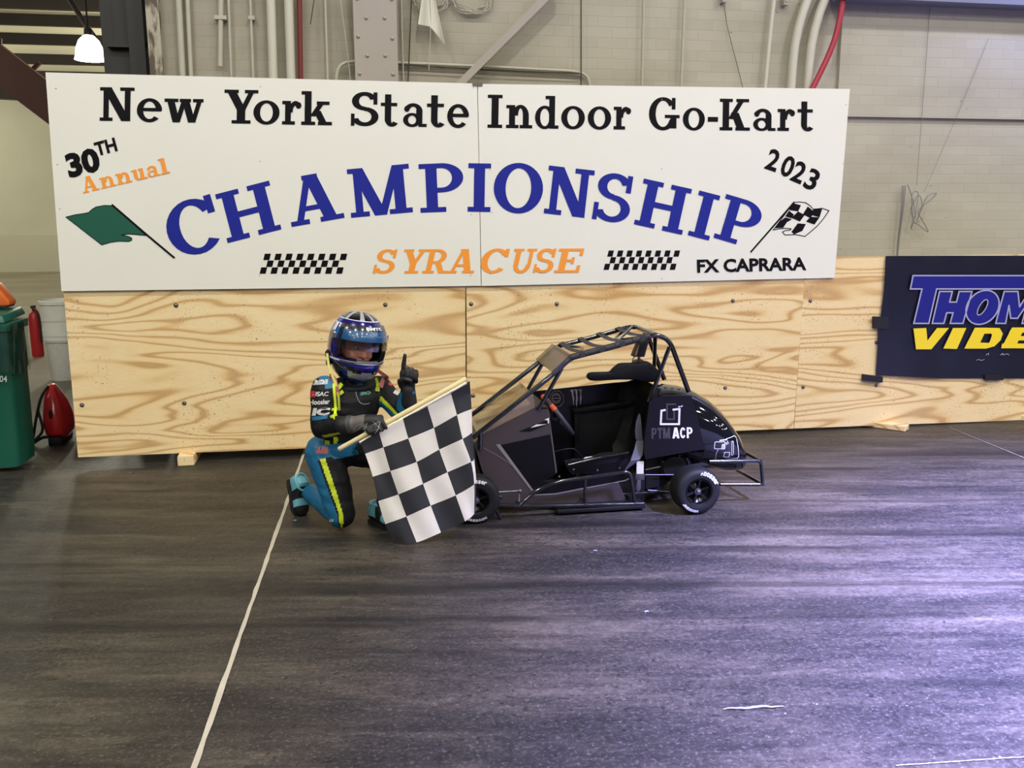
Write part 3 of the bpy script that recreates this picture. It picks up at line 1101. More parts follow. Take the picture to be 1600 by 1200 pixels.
cells = [[(838, 695), (888, 708), (872, 742), (822, 735)], [(925, 715), (962, 745), (940, 780), (898, 758)], [(955, 730), (1005, 728), (990, 775), (945, 762)],
         [(872, 742), (908, 762), (882, 798), (835, 778)], [(822, 738), (850, 760), (835, 780), (800, 770)], [(940, 772), (990, 775), (962, 815), (915, 798)],
         [(800, 775), (838, 785), (815, 800), (775, 795)], [(775, 793), (812, 800), (790, 832), (745, 835)], [(870, 808), (915, 812), (895, 850), (850, 868), (835, 855)]]
poly_px('painted_checkered_flag', mt_black_paint, [k4(q) for q in cells] + line_px(fo, 1.3, True) + line_px(k4([(850, 692), (730, 830), (612, 965)]), 2.6), sign)

# ------------------------------------------------------------------ banner
BNY = BY - .004
bn = thing('video_banner', 'dark navy vinyl banner with blue and yellow lettering taped to the plywood', 'banner', at(1500, 590, BNY))
mt_vinyl = M('navy_vinyl', (19, 20, 40), .32, var=.12, vs=5)
b = B()
left = [(1384, 400), (1383, 425), (1381, 455), (1376, 495), (1372, 520), (1371, 550), (1368.5, 586)]
nx = 30
grid = []
for j, (lx, ly) in enumerate(left):
    rw = []
    for i in range(nx + 1):
        s = i / nx
        py = ly + ((399.5, 425, 455, 495, 522, 552, 591)[j] - ly) * min(1, s * 3)
        bow = .006 * math.sin(s * 14 + j) * (1 if 0 < j < 6 else .2) + (.012 * math.exp(-((s - .22) / .12) ** 2) if j == 6 else 0)
        rw.append(at(lx + (1665 - lx) * s, py, BNY - .008 - abs(bow)))
    grid.append(rw)
for j in range(6):
    for i in range(nx):
        b.face([grid[j][i], grid[j][i + 1], grid[j + 1][i + 1], grid[j + 1][i]])
bmesh.ops.remove_doubles(b.bm, verts=b.bm.verts, dist=1e-5)
bmesh.ops.subdivide_edges(b.bm, edges=b.bm.edges[:], cuts=1, use_grid_fill=True, smooth=.5)
bmesh.ops.solidify(b.bm, geom=b.bm.faces[:], thickness=-.0015)
obj('sheet', b, mt_vinyl, bn)
mt_tape = M('black_tape', (22, 21, 28), .45)
for q in ([(1366, 495), (1388, 495), (1388, 513.5), (1366, 513.5)], [(1350, 585), (1380, 589), (1379, 598), (1349, 595)], [(1539, 586), (1568, 586), (1568, 594), (1540, 594)]):
    b = B()
    b.prism([at(px, py, BY - .0275) for px, py in q], (0, .0265, 0))
    obj('tape', b, mt_tape, bn, smooth=False)
YL = BNY - .026
k5 = lambda p: cr(p, 1230, 380, 3.751)
mt_bb = M('banner_blue', (30, 32, 126), .4, spec=.3)
mt_silver = M('banner_silver', (158, 158, 196), .35)
mt_yel = M('banner_yellow', (238, 208, 40), .4)


def slant(polys, x0, x1, y0, y1, sh):
    """unit box -> slanted box in pixels"""
    return [[(x0 + (x1 - x0) * u + sh * v, y1 + (y0 - y1) * v) for u, v in q] for q in polys]


Tq = [(738, 190), (1640, 190), (1640, 268), (876, 268), (830, 470), (742, 470), (790, 268), (722, 268)]
silver = line_px(k5(Tq), 2.2, True)
blue = [k5([(738, 190), (1640, 190), (1640, 268), (722, 268)]), k5([(790, 266), (876, 266), (830, 470), (742, 470)])]
Hq = [(893, 283), (968, 283), (952, 345), (992, 345), (1008, 283), (1083, 283), (1030, 470), (955, 470), (972, 408), (935, 408), (918, 470), (850, 470)]
silver += line_px(k5(Hq), 2.2, True)
blue += [k5([(893, 283), (968, 283), (918, 470), (850, 470)]), k5([(1008, 283), (1083, 283), (1030, 470), (955, 470)]), k5([(945, 345), (1000, 345), (985, 408), (930, 408)])]
ov = lambda rx, ry, n=36: [(1145 + rx * math.cos(2 * PI * k / n) + 22 * math.sin(2 * PI * k / n), 376 - ry * math.sin(2 * PI * k / n)) for k in range(n)]
silver += line_px(k5(ov(95, 100)), 2.2, True) + line_px(k5(ov(22, 45)), 1.6, True)
o1, o2 = k5(ov(94, 99)), k5(ov(23, 46))
blue += [[o1[i], o1[(i + 1) % 36], o2[(i + 1) % 36], o2[i]] for i in range(36)]
Mq = [(1272, 283), (1352, 283), (1362, 372), (1420, 283), (1500, 283), (1450, 470), (1376, 470), (1405, 360), (1350, 440), (1310, 440), (1300, 365), (1280, 470), (1222, 470)]
silver += line_px(k5(Mq), 2.2, True)
blue += [k5([(1272, 283), (1330, 283), (1280, 470), (1222, 470)]), k5([(1440, 283), (1500, 283), (1450, 470), (1376, 470)]), k5([(1295, 283), (1352, 283), (1365, 372), (1350, 440), (1310, 440), (1300, 365)]), k5([(1362, 372), (1420, 283), (1470, 283), (1350, 440)])]
Aq = [(1590, 283), (1690, 283), (1700, 470), (1630, 470), (1560, 470), (1470, 470)]
silver += line_px(k5(Aq), 2.2, True)
blue += [k5(Aq)]
poly_px('lettering_blue', mt_bb, blue, bn, YL)
poly_px('lettering_outline', mt_silver, silver, bn, YL - .001)
yel = [k5(q) for q in (
    [(740, 500), (815, 497), (822, 570), (765, 622), (755, 622)], [(822, 570), (878, 497), (948, 497), (845, 622), (765, 622), (790, 595)],
    [(972, 497), (1050, 497), (995, 620), (915, 617)],
    [(1100, 495), (1172, 495), (1115, 618), (1038, 617)], [(1140, 495), (1245, 497), (1235, 530), (1130, 530)], [(1070, 580), (1200, 585), (1165, 618), (1050, 618)], [(1190, 500), (1245, 497), (1264, 530), (1250, 570), (1215, 604), (1165, 618), (1190, 570), (1200, 540)],
    [(1318, 494), (1392, 494), (1335, 616), (1254, 616)], [(1318, 494), (1450, 494), (1436, 524), (1300, 524)], [(1300, 544), (1425, 544), (1412, 570), (1288, 570)], [(1260, 588), (1410, 588), (1396, 616), (1254, 616)],
    [(1500, 494), (1690, 494), (1640, 616), (1450, 616)])]
poly_px('lettering_yellow', mt_yel, yel, bn, YL)
poly_px('small_print', mt_silver, line_px(k5([(1248, 655), (1265, 645), (1262, 655), (1290, 648), (1300, 655)]), .8) + line_px(k5([(1110, 686), (1125, 680), (1135, 688), (1155, 682)]), .8) + line_px(k5([(1165, 655), (1180, 645), (1180, 656)]), .8), bn, YL)

# ------------------------------------------------------------------ things at the left edge
BF = -.02
binr = thing('trash_bin', 'green plastic wheeled bin with clear bag over its rim at the left edge', 'bin', (-.6, .25, 0))
mt_bin = M('green_bin_plastic', (18, 82, 66), .42, var=.1, vs=3)
xr = at(47, 600, BF).x
b = B()
T = lambda z: .012 * (z / .9)                                     # the body flares towards its rim
zr = at(48, 505, BF).z
ring = []
for z, e in ((.03, 0), (.10, .004), (zr - .30, T(zr - .3)), (zr - .28, T(zr) + .002), (zr - .05, T(zr)), (zr - .045, T(zr) + .018), (zr, T(zr) + .02)):
    x0, x1, y0, y1 = -.98 - e, -.335 + e, BF - e * .6, .30 + e
    r = .05
    pts = []
    for (cx, cy, a0) in ((x1 - r, y0 + r, -90), (x1 - r, y1 - r, 0), (x0 + r, y1 - r, 90), (x0 + r, y0 + r, 180)):
        for k in range(6):
            a = R(a0 + k * 18)
            pts.append((cx + r * math.cos(a), cy + r * math.sin(a), z))
    ring.append(pts)
b.loft(ring)
obj('body', b, mt_bin, binr)
b = B()
b.hexa([(-.99, BF - .01, zr + .002), (-.325, BF - .01, zr + .002), (-.325, .34, zr + .02), (-.99, .34, zr + .02)],
       [(-.97, BF + .01, zr + .05), (-.34, BF + .01, zr + .05), (-.34, .32, zr + .07), (-.97, .32, zr + .07)])
obj('lid', b, mt_bin, binr, bevel=.012)
b = B()
b.box((-.9, BF - .012, .53), (-.44, BF + .02, .545))
b.prism([(-.9, BF - .008, .53), (-.46, BF - .008, .53), (-.50, BF - .008, .40), (-.9, BF - .008, .40)], (0, .03, 0))
obj('grab_recess', b, M('dark_green_plastic', (12, 58, 48), .5), binr, smooth=False, bevel=.004)
b = B()
flat(b, txt('704', .01), lambda u, v: at(-6 + 17 * u, 597 - 10 * v + 0, BF - .026))
obj('lettering', b, M('white_print', (190, 200, 195), .6), binr, smooth=False)
b = B()                                                        # clear bag hanging over the rim
rows = []
for j in range(9):
    t = j / 8
    z = zr - .01 - t * .27
    rw = []
    for i in range(41):
        s = i / 40
        wv = .006 * math.sin(i * 1.9 + j * .6) + .005 * math.sin(i * .83 + 2) + .004 * t
        if s < .7:
            x, y = -.98 + s / .7 * .66, BF - .05 - abs(wv)
        else:
            x, y = -.312 + abs(wv) + T(z) * .5, BF - .045 + (s - .7) / .3 * .33
        rw.append((x, y, z - (.03 * math.sin(s * 9) if j == 8 else 0)))
    rows.append(rw)
for j in range(8):
    for i in range(40):
        b.face([rows[j][i], rows[j][i + 1], rows[j + 1][i + 1], rows[j + 1][i]])
bmesh.ops.remove_doubles(b.bm, verts=b.bm.verts, dist=1e-5)
obj('clear_bag', b, glass('clear_bag_film', (.80, .84, .86), .09, .12), binr)

cone = thing('orange_marker', 'orange plastic cone lying on the lid of the green bin', 'cone', at(0, 478, .25))
p = at(-6, 476, .25)
b = B()
d = V((-.9, 0, .5)).normalized()
q = at(16, 472, .25)
b.prism([at(-60, 440, .18), at(-8, 443, .18), at(14, 470, .18), at(16, 477, .18), at(8, 479, .18), at(-60, 482, .18)], (0, .12, 0))
obj('shell', b, M('orange_plastic', (206, 98, 34), .5), cone, bevel=.012)
b = B()
b.box((-.72, .17, zr + .076), (at(13, 480, .2).x, .31, zr + .09))
obj('base', b, M('black_rubber_base', (30, 26, 24), .6), cone, bevel=.004, smooth=False)

# fire extinguisher far behind
c = atz(60, 557, 0)
ex = thing('fire_extinguisher', 'red fire extinguisher standing on the floor far behind the green bin', 'extinguisher', c)
b = B()
b.lathe([(0, 0), (.055, 0), (.062, .02), (.062, .42), (.05, .47), (.02, .50), (.018, .53), (0, .53)], c, n=20)
obj('cylinder', b, M('extinguisher_red', (176, 34, 34), .4), ex)
b = B()
b.box((c.x - .015, c.y - .05, .53), (c.x + .015, c.y + .03, .56))
b.tube([c + V((.0, -.05, .54)), c + V((.06, -.06, .5)), c + V((.065, -.05, .3)), c + V((.06, -.04, .16))], .012, 8, round_=.05)
obj('valve_hose', b, mt_wire_dark, ex)

# stacked white buckets
mt_buck = M('white_bucket_plastic', (226, 224, 212), .5, var=.08, vs=8)
c = atz(99, 592, 0)
c.x += .03
b = B()
b.lathe([(0, 0), (.125, 0), (.13, .01), (.15, .36), (.158, .36), (.158, .375), (.15, .375), (.145, .36), (.12, .02), (0, .015)], c, n=32, caps=False)
obj('plastic_bucket', b, M('grey_bucket_plastic', (200, 198, 188), .6, var=.15, vs=30), label='dusty lower white bucket standing on the floor behind the plywood edge', cat='bucket')
c2 = c + V((0, 0, .377))
b = B()
b.lathe([(0, .0), (.162, .0), (.162, .04), (.166, .04), (.166, .10), (.163, .10), (.163, .18), (.168, .18), (.168, .20), (.17, .33), (.178, .33), (.178, .36), (.17, .37), (.166, .36), (.15, .02), (0, .02)], c2, n=32, caps=False)
obj('plastic_bucket', b, mt_buck, label='upper white ribbed bucket stacked on a dusty one behind the plywood edge', cat='bucket')

# red tank
c = atz(93, 690, 0)
tk = thing('portable_tank', 'glossy red rounded portable tank with black cord beside the plywood edge', 'tank', c)
mt_tank = M('glossy_red', (188, 30, 34), .25, coat=.4)
b = B()
rings = []
for z, rx, off in ((.035, .055, 0), (.07, .078, 0), (.13, .083, -.002), (.20, .078, -.006), (.27, .065, -.012), (.32, .05, -.02), (.36, .035, -.024), (.385, .020, -.025), (.392, .006, -.025)):
    ry = rx * 1.9
    rings.append([c + V((off + rx * math.copysign(abs(math.cos(a)) ** .8, math.cos(a)), .04 + ry * math.copysign(abs(math.sin(a)) ** .8, math.sin(a)), z)) for a in [2 * PI * k / 28 for k in range(28)]])
b.loft(rings)
obj('shell', b, mt_tank, tk)
b = B()
b.box((c.x - .035, c.y - .12, 0), (c.x + .045, c.y + .16, .055))
obj('foot', b, M('black_plastic', (24, 23, 25), .5), tk, bevel=.008)
b = B()
b.ell(c + V((-.005, -.103, .20)), (.014, 0, 0), (0, .012, .0), (0, -.008, .045))
obj('latch', b, M('dark_latch', (60, 16, 18), .3), tk)
b = B()
b.tube([c + V((-.03, -.02, .385)), c + V((-.062, -.08, .33)), c + V((-.10, -.10, .18)), c + V((-.125, -.10, .07)), c + V((-.14, -.11, .012)), c + V((-.11, -.1, .05)), c + V((-.06, -.09, .10)), c + V((-.09, -.08, .24))], .009, 8, round_=.08)
b.tube([c + V((-.14, -.08, .014)), c + V((-.08, -.09, .055)), c + V((-.03, -.10, .06))], .011, 8, round_=.08)
obj('cord', b, M('black_rubber_cord', (24, 22, 22), .55), tk)
b = B()
b.box((c.x + .075, c.y + .26, 0), (c.x + .24, c.y + .46, .12))
b.box((c.x + .06, c.y + .26, .11), (c.x + .24, c.y + .44, .36))
obj('red_crate', b, M('dull_red', (126, 34, 34), .5), label='dull red crate half hidden behind the plywood edge beside the red tank', cat='crate', bevel=.012)

# litter on the floor
b = B()
p, q = atz(1130, 1108.5, .004), atz(1224, 1103.5, .004)
n = 14
pts = [p.lerp(q, t / n) + V((0, .003 * math.sin(t * .9), .002 * abs(math.sin(t * 2)))) for t in range(n + 1)]
b.tube(pts, [.0015 + .003 * math.sin(PI * t / n) for t in range(n + 1)], 6)
obj('paper_strip', b, M('scrap_white', (128, 126, 132), .7), label='thin twisted white strip lying on the floor at lower right', cat='litter')
for px, py, s, lab in ((203, 739, .012, 'pale chip on the floor left of the plywood foot block'), (930, 860, .010, 'tiny pale chip on the floor below the kart, centre'), (1010, 955, .009, 'tiny pale chip on the dark floor in the middle foreground'),
                       (461, 813, .013, 'flattened pale crumb beside the kneeling leg and white floor line')):
    p = atz(px, py, .003)
    b = B()
    b.ell(p, (s, 0, 0), (0, s * .6, 0), (0, 0, .003), 9, 5)
    for v in b.bm.verts: v.co += V((random.uniform(-1, 1), random.uniform(-1, 1), 0)) * s * .25
    obj('paper_scrap', b, M('scrap_white', (205, 200, 205), .7), label=lab, cat='litter')

# ------------------------------------------------------------------ the kart
YN, YF = -1.34, -.98          # near and far planes of the frame
YW = lambda x: -1.47 - .07 * (x - 2.2)
mk_tube = M('gloss_black_tube', (16, 16, 19), .16, coat=.6)
mk_black = M('gloss_black_panel', (13, 12, 14), .3, spec=.2)
mk_satin = M('satin_black', (17, 16, 18), .45, spec=.35)
mk_char = M('charcoal_brown_panel', (62, 54, 55), .35, coat=.1, spec=.35, var=.06, vs=5)
mk_white = M('white_decal', (214, 212, 208), .4)
mk_grey = M('grey_decal', (120, 114, 112), .4)
mk_seat = M('black_vinyl_seat', (8, 8, 10), .55, spec=.2, bump=.05, bs=60)
mk_tire = M('tire_rubber', (18, 18, 19), .62, spec=.3, var=.12, vs=30, bump=.05, bs=90)
mk_rim = M('black_rim', (24, 24, 26), .22, .5)
mk_chrome = M('bright_metal', (190, 190, 195), .2, 1.0)
mk_alu = M('dull_metal', (110, 108, 110), .38, .9)
mk_belt = M('grey_webbing', (74, 74, 84), .5, bump=.15, bs=260)
mk_strap = M('black_webbing', (38, 37, 44), .6, bump=.15, bs=260)
mk_orange = M('red_orange_tape', (212, 84, 52), .5)
kart = thing('quarter_midget_kart', 'black and charcoal caged race kart parked in front of the plywood', 'go-kart', (2.75, -1.2, 0))
nq = lambda pts, y=YN: [at(px, py, y) for px, py in pts]


def same(px, py, y=YN, yf=YF):
    """near-plane point carried straight across to another depth"""
    p = at(px, py, y)
    p.y = yf
    return p


TR = .0125
b = B()
# near side: front pillar, top rail, rear leg
near = nq([(738, 684), (868, 582), (893, 558), (958, 541), (1024, 522), (1046, 531), (1076, 612)])
b.tube(near, TR, 12, round_=.05)
far = [V((p.x, YF, p.z)) for p in near]
b.tube(far, TR, 12, round_=.05)
b.tube(nq([(878, 575), (841, 640)]), TR * .85, 10)
b.tube([same(878, 575), same(841, 640)], TR * .85, 10)
b.tube([near[2], far[2]], TR, 10)
b.tube([near[4] + V((.02, 0, -.01)), far[4] + V((.02, 0, -.01))], TR, 10)
# rear braces
b.tube([at(1046, 542, YN), at(1014, 628, YN)], TR * .85, 10)
b.tube([near[4], V((far[6].x - .06, YF, far[6].z))], TR * .85, 10)
b.tube([near[3], far[4]], TR * .6, 8)
# roof bars
m1, m2 = at(893, 558, YN), same(893, 558)
b.tube([m1 + V((.03, .02, .01)), m1.lerp(m2, .5) + V((.12, 0, .02)), m2 + V((.03, -.02, .01))], TR * .6, 8, round_=.1)
e1, e2 = at(1018, 524, YN), same(1018, 524)
b.tube([e1, e1.lerp(e2, .5) + V((-.16, 0, -.05)), e2], TR * .6, 8, round_=.1)
# post under the front pillar and lower frame rails
b.tube(nq([(750, 673), (750, 702)]), TR, 10)
b.tube([same(750, 673), same(750, 702)], TR, 10)
for y in (YN + .03, YF - .03):
    p, q = at(760, 786, YN), at(1050, 782, YN)
    b.tube([(p.x - .05, y, .06), (q.x, y, .06), (q.x + .22, y, .12)], TR, 10, round_=.05)
for x in (2.25, 2.5, 2.8, 3.05):
    b.tube([(x, YN + .03, .06), (x, YF - .03, .06)], TR * .8, 8)
obj('roll_cage', b, mk_tube, kart)

# straps over the roof
for k, (xa, xb_) in enumerate((((910, 931), (931, 545)), ((930, 948), (945, 541)), ((948, 966), (960, 537)), ((966, 983), (976, 533)))):
    t = (.06, .30, .54, .78)[k]
    rail = lambda pts, t: pts[2].lerp(pts[3], t / .5) if t < .5 else pts[3].lerp(pts[4], (t - .5) / .5)
    a, c = rail(near, t + .06), rail(far, t + .02)
    b = B()
    n = 8
    P = [a.lerp(c, i / n) + V((0, 0, .014 - .012 * math.sin(PI * i / n))) for i in range(n + 1)]
    P = [P[0] + V((0, -.016, -.026))] + [P[0] + V((0, -.015, -.003))] + P + [P[-1] + V((0, .015, -.02))]
    b.ribbon(P, V((.0125, 0, .004)))
    bmesh.ops.remove_doubles(b.bm, verts=b.bm.verts, dist=1e-5)
    bmesh.ops.solidify(b.bm, geom=b.bm.faces[:], thickness=.0025)
    obj('roof_strap', b, mk_strap, kart)
for k in range(9):
    b = B()
    t = .04 + k * .105
    a = near[2].lerp(near[3], t / .5) if t < .5 else near[3].lerp(near[4], (t - .5) / .5)
    d = (near[4] - near[2]).normalized()
    b.tube([a - d * .022, a + d * .022], TR * 1.32, 10)
    obj('rail_wrap', b, mk_strap, kart)

# front deflector of smoked plastic between the pillars
b = B()
A0, A1 = at(866, 584, YN - .014), at(894, 558, YN - .014)
Bq0, Bq1 = V((A0.x, YF + .014, A0.z)), V((A1.x, YF + .014, A1.z))
up = V((-.012, 0, .014))
b.hexa([A0, A1, Bq1, Bq0], [A0 + up, A1 + up, Bq1 + up, Bq0 + up])
obj('roof_deflector', b, glass('smoked_plastic', (.60, .54, .45), .13, .18), kart, smooth=False)

# nose and hood
YP = YN + .005
b = B()
nose = [(741, 694), (755, 682), (800, 660), (837, 640), (857, 639), (871, 738), (850, 752), (833, 766), (814, 790), (770, 790), (757, 758), (745, 722)]
P = nq(nose, YP)
b.prism(P, (0, .006, 0))
Pf = [V((p.x, YF - .005, p.z)) for p in P]
b2_ = b
b = B()
b.prism(Pf, (0, -.006, 0))
obj('nose_panel', b2_, mk_char, kart, smooth=False)
obj('nose_panel', b, mk_char, kart, smooth=False)
b = B()
ix = [0, 1, 2, 3]
b.loft([[P[i], P[i] + V((0, 0, .008)), Pf[i] + V((0, 0, .008)), Pf[i]] for i in ix])
obj('hood', b, mk_char, kart)
b = B()
hh = V((0, 0, .06))
w = [P[1] + V((-.03, .01, .02)), P[3] + V((-.01, .01, .075))]
wf = [V((p.x, YF - .01, p.z)) for p in w]
b.hexa([P[1] + V((0, .01, .01)), P[3] + V((.0, .01, .01)), Pf[3] + V((0, -.01, .01)), Pf[1] + V((0, -.01, .01))], [w[0], w[1], wf[1], wf[0]])
obj('hood_screen', b, glass('clear_hood_plastic', (.80, .78, .75), .12, .10), kart, smooth=False)
b = B()
dash = [P[3], P[4], Pf[4], Pf[3]]
b.loft([[P[3] + V((0, 0, .009)), P[3] + V((0, 0, .013)), Pf[3] + V((0, 0, .013)), Pf[3] + V((0, 0, .009))], [P[4] + V((0, 0, .002)), P[4] + V((0, 0, .008)), Pf[4] + V((0, 0, .008)), Pf[4] + V((0, 0, .002))]])
obj('dash_top', b, mk_satin, kart)
b = B()                                                        # nose cap closing the front
b.loft([[P[0], P[11], P[10], P[9]], [Pf[0], Pf[11], Pf[10], Pf[9]]])
obj('nose_cap', b, mk_char, kart, smooth=False)
YD = YP - .002
k3 = lambda p: cr(p, 720, 490, 3.6375)


def kdecal(name, mat, polys, y, parent):
    return poly_px(name, mat, polys, parent, y)


kdecal('black_flash', mk_black, [k3([(222, 748), (508, 686), (541, 905), (412, 1000)])], YD, kart)
kdecal('white_stripe', mk_grey, [k3([(200, 745), (222, 741), (412, 1003), (402, 1008)])], YD - .001, kart)
kdecal('arrow_flash', mk_black, [k3([(330, 670), (500, 600), (503, 625), (395, 672)])], YD - .0005, kart)
kdecal('arrow_tip', mk_white, [k3([(395, 650), (430, 630), (490, 628)]), k3([(475, 603), (501, 592), (502, 622), (494, 625), (494, 608)])], YD - .001, kart)
kdecal('seam', mk_grey, line_px(k3([(128, 762), (180, 790), (235, 822), (300, 868)]), .8) + line_px(k3([(500, 552), (541, 905)]), .5), YD - .0012, kart)

# far inner side panel with its marks
YI = YF - .02
b = B()
fp = [(827, 616), (838, 611), (960, 598), (1010, 594), (1014, 690), (1012, 772), (830, 780), (826, 740)]
b.prism(nq(fp, YI), (0, .006, 0))
obj('far_side_panel', b, mk_black, kart, smooth=False)
k6 = lambda p: cr(p, 860, 490, 8)
claw = [[(245, 962), (268, 950), (290, 955), (285, 1000), (298, 1060), (292, 1100), (298, 1142), (290, 1140), (278, 1060), (262, 975)],
        [(290, 950), (318, 945), (342, 950), (335, 1010), (342, 1060), (335, 1110), (332, 1165), (324, 1160), (318, 1090), (322, 1030), (312, 965)],
        [(345, 950), (370, 942), (396, 945), (385, 1000), (392, 1050), (382, 1100), (378, 1138), (371, 1135), (368, 1060), (372, 1000), (362, 962)]]
kdecal('claw_emblem', mk_grey, [k6(q) for q in claw], YI - .002, kart)
oc = [(80 + 92 * math.cos(R(22.5 + 45 * k)), 1065 + 105 * math.sin(R(22.5 + 45 * k))) for k in range(8)]
cc_ = [(72 + 52 * math.cos(2 * PI * k / 20), 1058 + 58 * math.sin(2 * PI * k / 20)) for k in range(20)]
kdecal('round_emblem', M('emblem_line', (92, 78, 74), .4), line_px(k6(oc), .9, True) + line_px(k6(cc_), 1.5, True) + line_px(k6([(30, 1058), (115, 1058)]), 1.4) + line_px(k6([(45, 1030), (72, 1015), (100, 1030)]), 1.0) + line_px(k6([(40, 1085), (72, 1100), (105, 1085)]), 1.0), YI - .002, kart)

# floor pan, fire wall
b = B()
b.box((2.22, YN + .02, .055), (3.2, YF - .02, .063))
obj('floor_pan', b, mk_satin, kart, smooth=False)

# seat: shell with side wings, built around the centre line
YC = (YN + YF) / 2
b = B()
back = nq([(992, 700), (1004, 655), (1012, 612), (1017, 600)], YC)
base = nq([(890, 738), (925, 737), (984, 727)], YC)
prof = [base[0], base[1], base[2].lerp(base[1], .15), back[0], back[1], back[2], back[3]]
rings = []
for i, p in enumerate(prof):
    d = (prof[min(i + 1, 6)] - prof[max(i - 1, 0)]).normalized()
    nrm = V((-d.z, 0, d.x))
    w = (.13, .14, .145, .145, .15, .155, .12)[i]
    wing = (.03, .05, .085, .11, .11, .10, .03)[i]
    wn = .03
    rings.append([p + nrm * wn + V((0, -w, 0)), p + nrm * .012 + V((0, -w + .035, 0)), p + V((0, 0, 0)) + nrm * 0, p + nrm * .012 + V((0, w - .035, 0)), p + nrm * wing + V((0, w, 0)),
                  p + nrm * (wing - .02) + V((0, w + .014, 0)), p - nrm * .03 + V((0, w - .03, 0)), p - nrm * .035, p - nrm * .03 + V((0, -w + .03, 0)), p + nrm * (wn - .02) + V((0, -w - .014, 0))])
b.loft(rings)
obj('seat', b, mk_seat, kart, ang=60)
# left side rib panel of the seat seen through the cockpit
b = B()
b.prism(nq([(897, 641), (950, 633), (988, 626), (1006, 630), (1004, 720), (930, 736), (898, 738)], YF - .05), (0, .02, 0))
b.prism(nq([(895, 640), (950, 632), (992, 625), (992, 634), (950, 640), (897, 647)], YF - .07), (0, .03, 0))
b.prism(nq([(897, 640), (905, 640), (905, 690), (898, 690)], YF - .06), (0, .03, 0))
obj('seat_side_support', b, mk_seat, kart, bevel=.004)
# headrest
b = B()
hr = k6([(470, 800), (478, 765), (510, 745), (760, 738), (800, 690), (862, 640), (905, 628), (1150, 622), (1230, 600), (1300, 655), (1370, 720), (1380, 800), (1300, 860), (1150, 862), (1080, 832), (880, 828), (560, 845), (500, 838), (476, 820)])
b.prism(nq(hr, YC - .11), (0, .045, 0))
b.prism(nq(hr, YC + .09), (0, .045, 0))
b.prism([at(px, py, YC - .06) for px, py in k6([(1120, 640), (1230, 610), (1330, 690), (1350, 800), (1280, 850), (1150, 850)])], (0, .15, 0))
obj('headrest', b, mk_seat, kart, bevel=.009, ang=50)
# small box on top of the head restraint
b = B()
bx0 = k6([(1115, 355), (1240, 330), (1180, 545), (1038, 545)])
b.prism(nq(bx0, YC - .05), (0, .06, 0))
cb = obj('radio_box', b, mk_satin, kart, bevel=.006)
b = B()
b.prism(nq(k6([(1105, 395), (1112, 385), (1082, 530), (1050, 530), (1060, 490)]), YC - .0525), (0, .003, 0))
obj('tan_label', b, M('tan_label', (120, 98, 70), .6), cb, smooth=False)
b = B()
b.tube(nq(k6([(1050, 545), (1025, 570), (1030, 605), (1075, 590)]), YC - .04), .003, 6, round_=.02)
b.tube(nq(k6([(1110, 545), (1090, 640)]), YC - .02), .008, 8)
obj('bracket', b, mk_alu, cb)

# steering wheel, hub, shaft
c0, c1 = at(850, 621, YC), at(892, 676, YC)
ctr = (c0 + c1) / 2
ax = (c1 - c0).normalized()
rad = (c1 - c0).length / 2
ay = V((0, 1, 0))
b = B()
ring = [ctr + ax * math.cos(2 * PI * k / 48) * rad + ay * math.sin(2 * PI * k / 48) * rad for k in range(48)]
b.tube(ring, .013, 12, closed=True)
sw = obj('steering_wheel', b, M('grey_grip', (52, 52, 60), .5), kart)
for a0, a1 in ((168, 192), (120, 136), (224, 240)):
    b = B()
    b.tube([ctr + ax * math.cos(R(a0 + (a1 - a0) * k / 6)) * rad + ay * math.sin(R(a0 + (a1 - a0) * k / 6)) * rad for k in range(7)], .0142, 12)
    obj('grip_tape', b, mk_orange, sw)
nrm = V((ax.z, 0, -ax.x))
if nrm.x < 0: nrm = -nrm
b = B()
for k in range(3):
    a = 2 * PI * k / 3
    b.beam(ctr + nrm * -.02, ctr + (ax * math.cos(a) + ay * math.sin(a)) * rad, .02, .006, nrm)
b.lathe([(0, -.035), (.03, -.035), (.03, .0), (0, .0)], ctr, nrm, 20)
obj('wheel_spokes', b, mk_satin, sw)
b = B()
b.tube([ctr - nrm * .03, ctr - nrm * .20], .010, 10)
b.tube(nq([(866, 706), (880, 702), (898, 700), (912, 716)], YC - .12), .002, 6, round_=.03)
obj('steering_shaft', b, mk_satin, kart)
b = B()
b.prism(nq(cr([(325, 568), (392, 560), (380, 598), (300, 605)], 860, 620, 6), YN + .05), (0, .006, 0))
obj('white_tag', b, mk_white, kart, smooth=False)

# side pod tray, side bars, skirt
k7 = lambda p: cr(p, 860, 620, 6)
b = B()
b.prism(nq(k7([(165, 645), (240, 610), (500, 545), (735, 520), (780, 560), (790, 660), (670, 715), (380, 730), (230, 715)]), YN + .004), (0, .02, 0))
obj('side_pod', b, mk_black, kart, bevel=.006)
b = B()
b.tube(nq(k7([(165, 640), (480, 567), (732, 522)]), YN - .012), .006, 10)
b.tube(nq(k7([(480, 567), (732, 522)]), YN - .012), .0062, 10)
obj('upper_side_bar', b, mk_tube, kart)
for px, py in k7([(82, 744), (218, 680), (440, 685), (648, 665)]):
    b = B()
    b.lathe([(0, -.004), (.005, -.004), (.006, 0), (0, 0)], at(px, py, YN + .001), (0, 1, 0), 12)
    obj('rivet', b, mk_chrome, kart)
b = B()
YB = -1.41
b.tube([at(812, 791, YB), at(835, 768, YB), at(868, 753, YB), at(960, 740, YB), at(984, 736, YB), at(988, 760, YB), at(992, 788, YB)], .0105, 12, round_=.05)
b.tube([at(768, 789, YB), at(812, 791, YB), at(1006, 787, YB)], .0115, 12)
b.tube([at(914, 747, YB), at(914, 789, YB)], .009, 10)
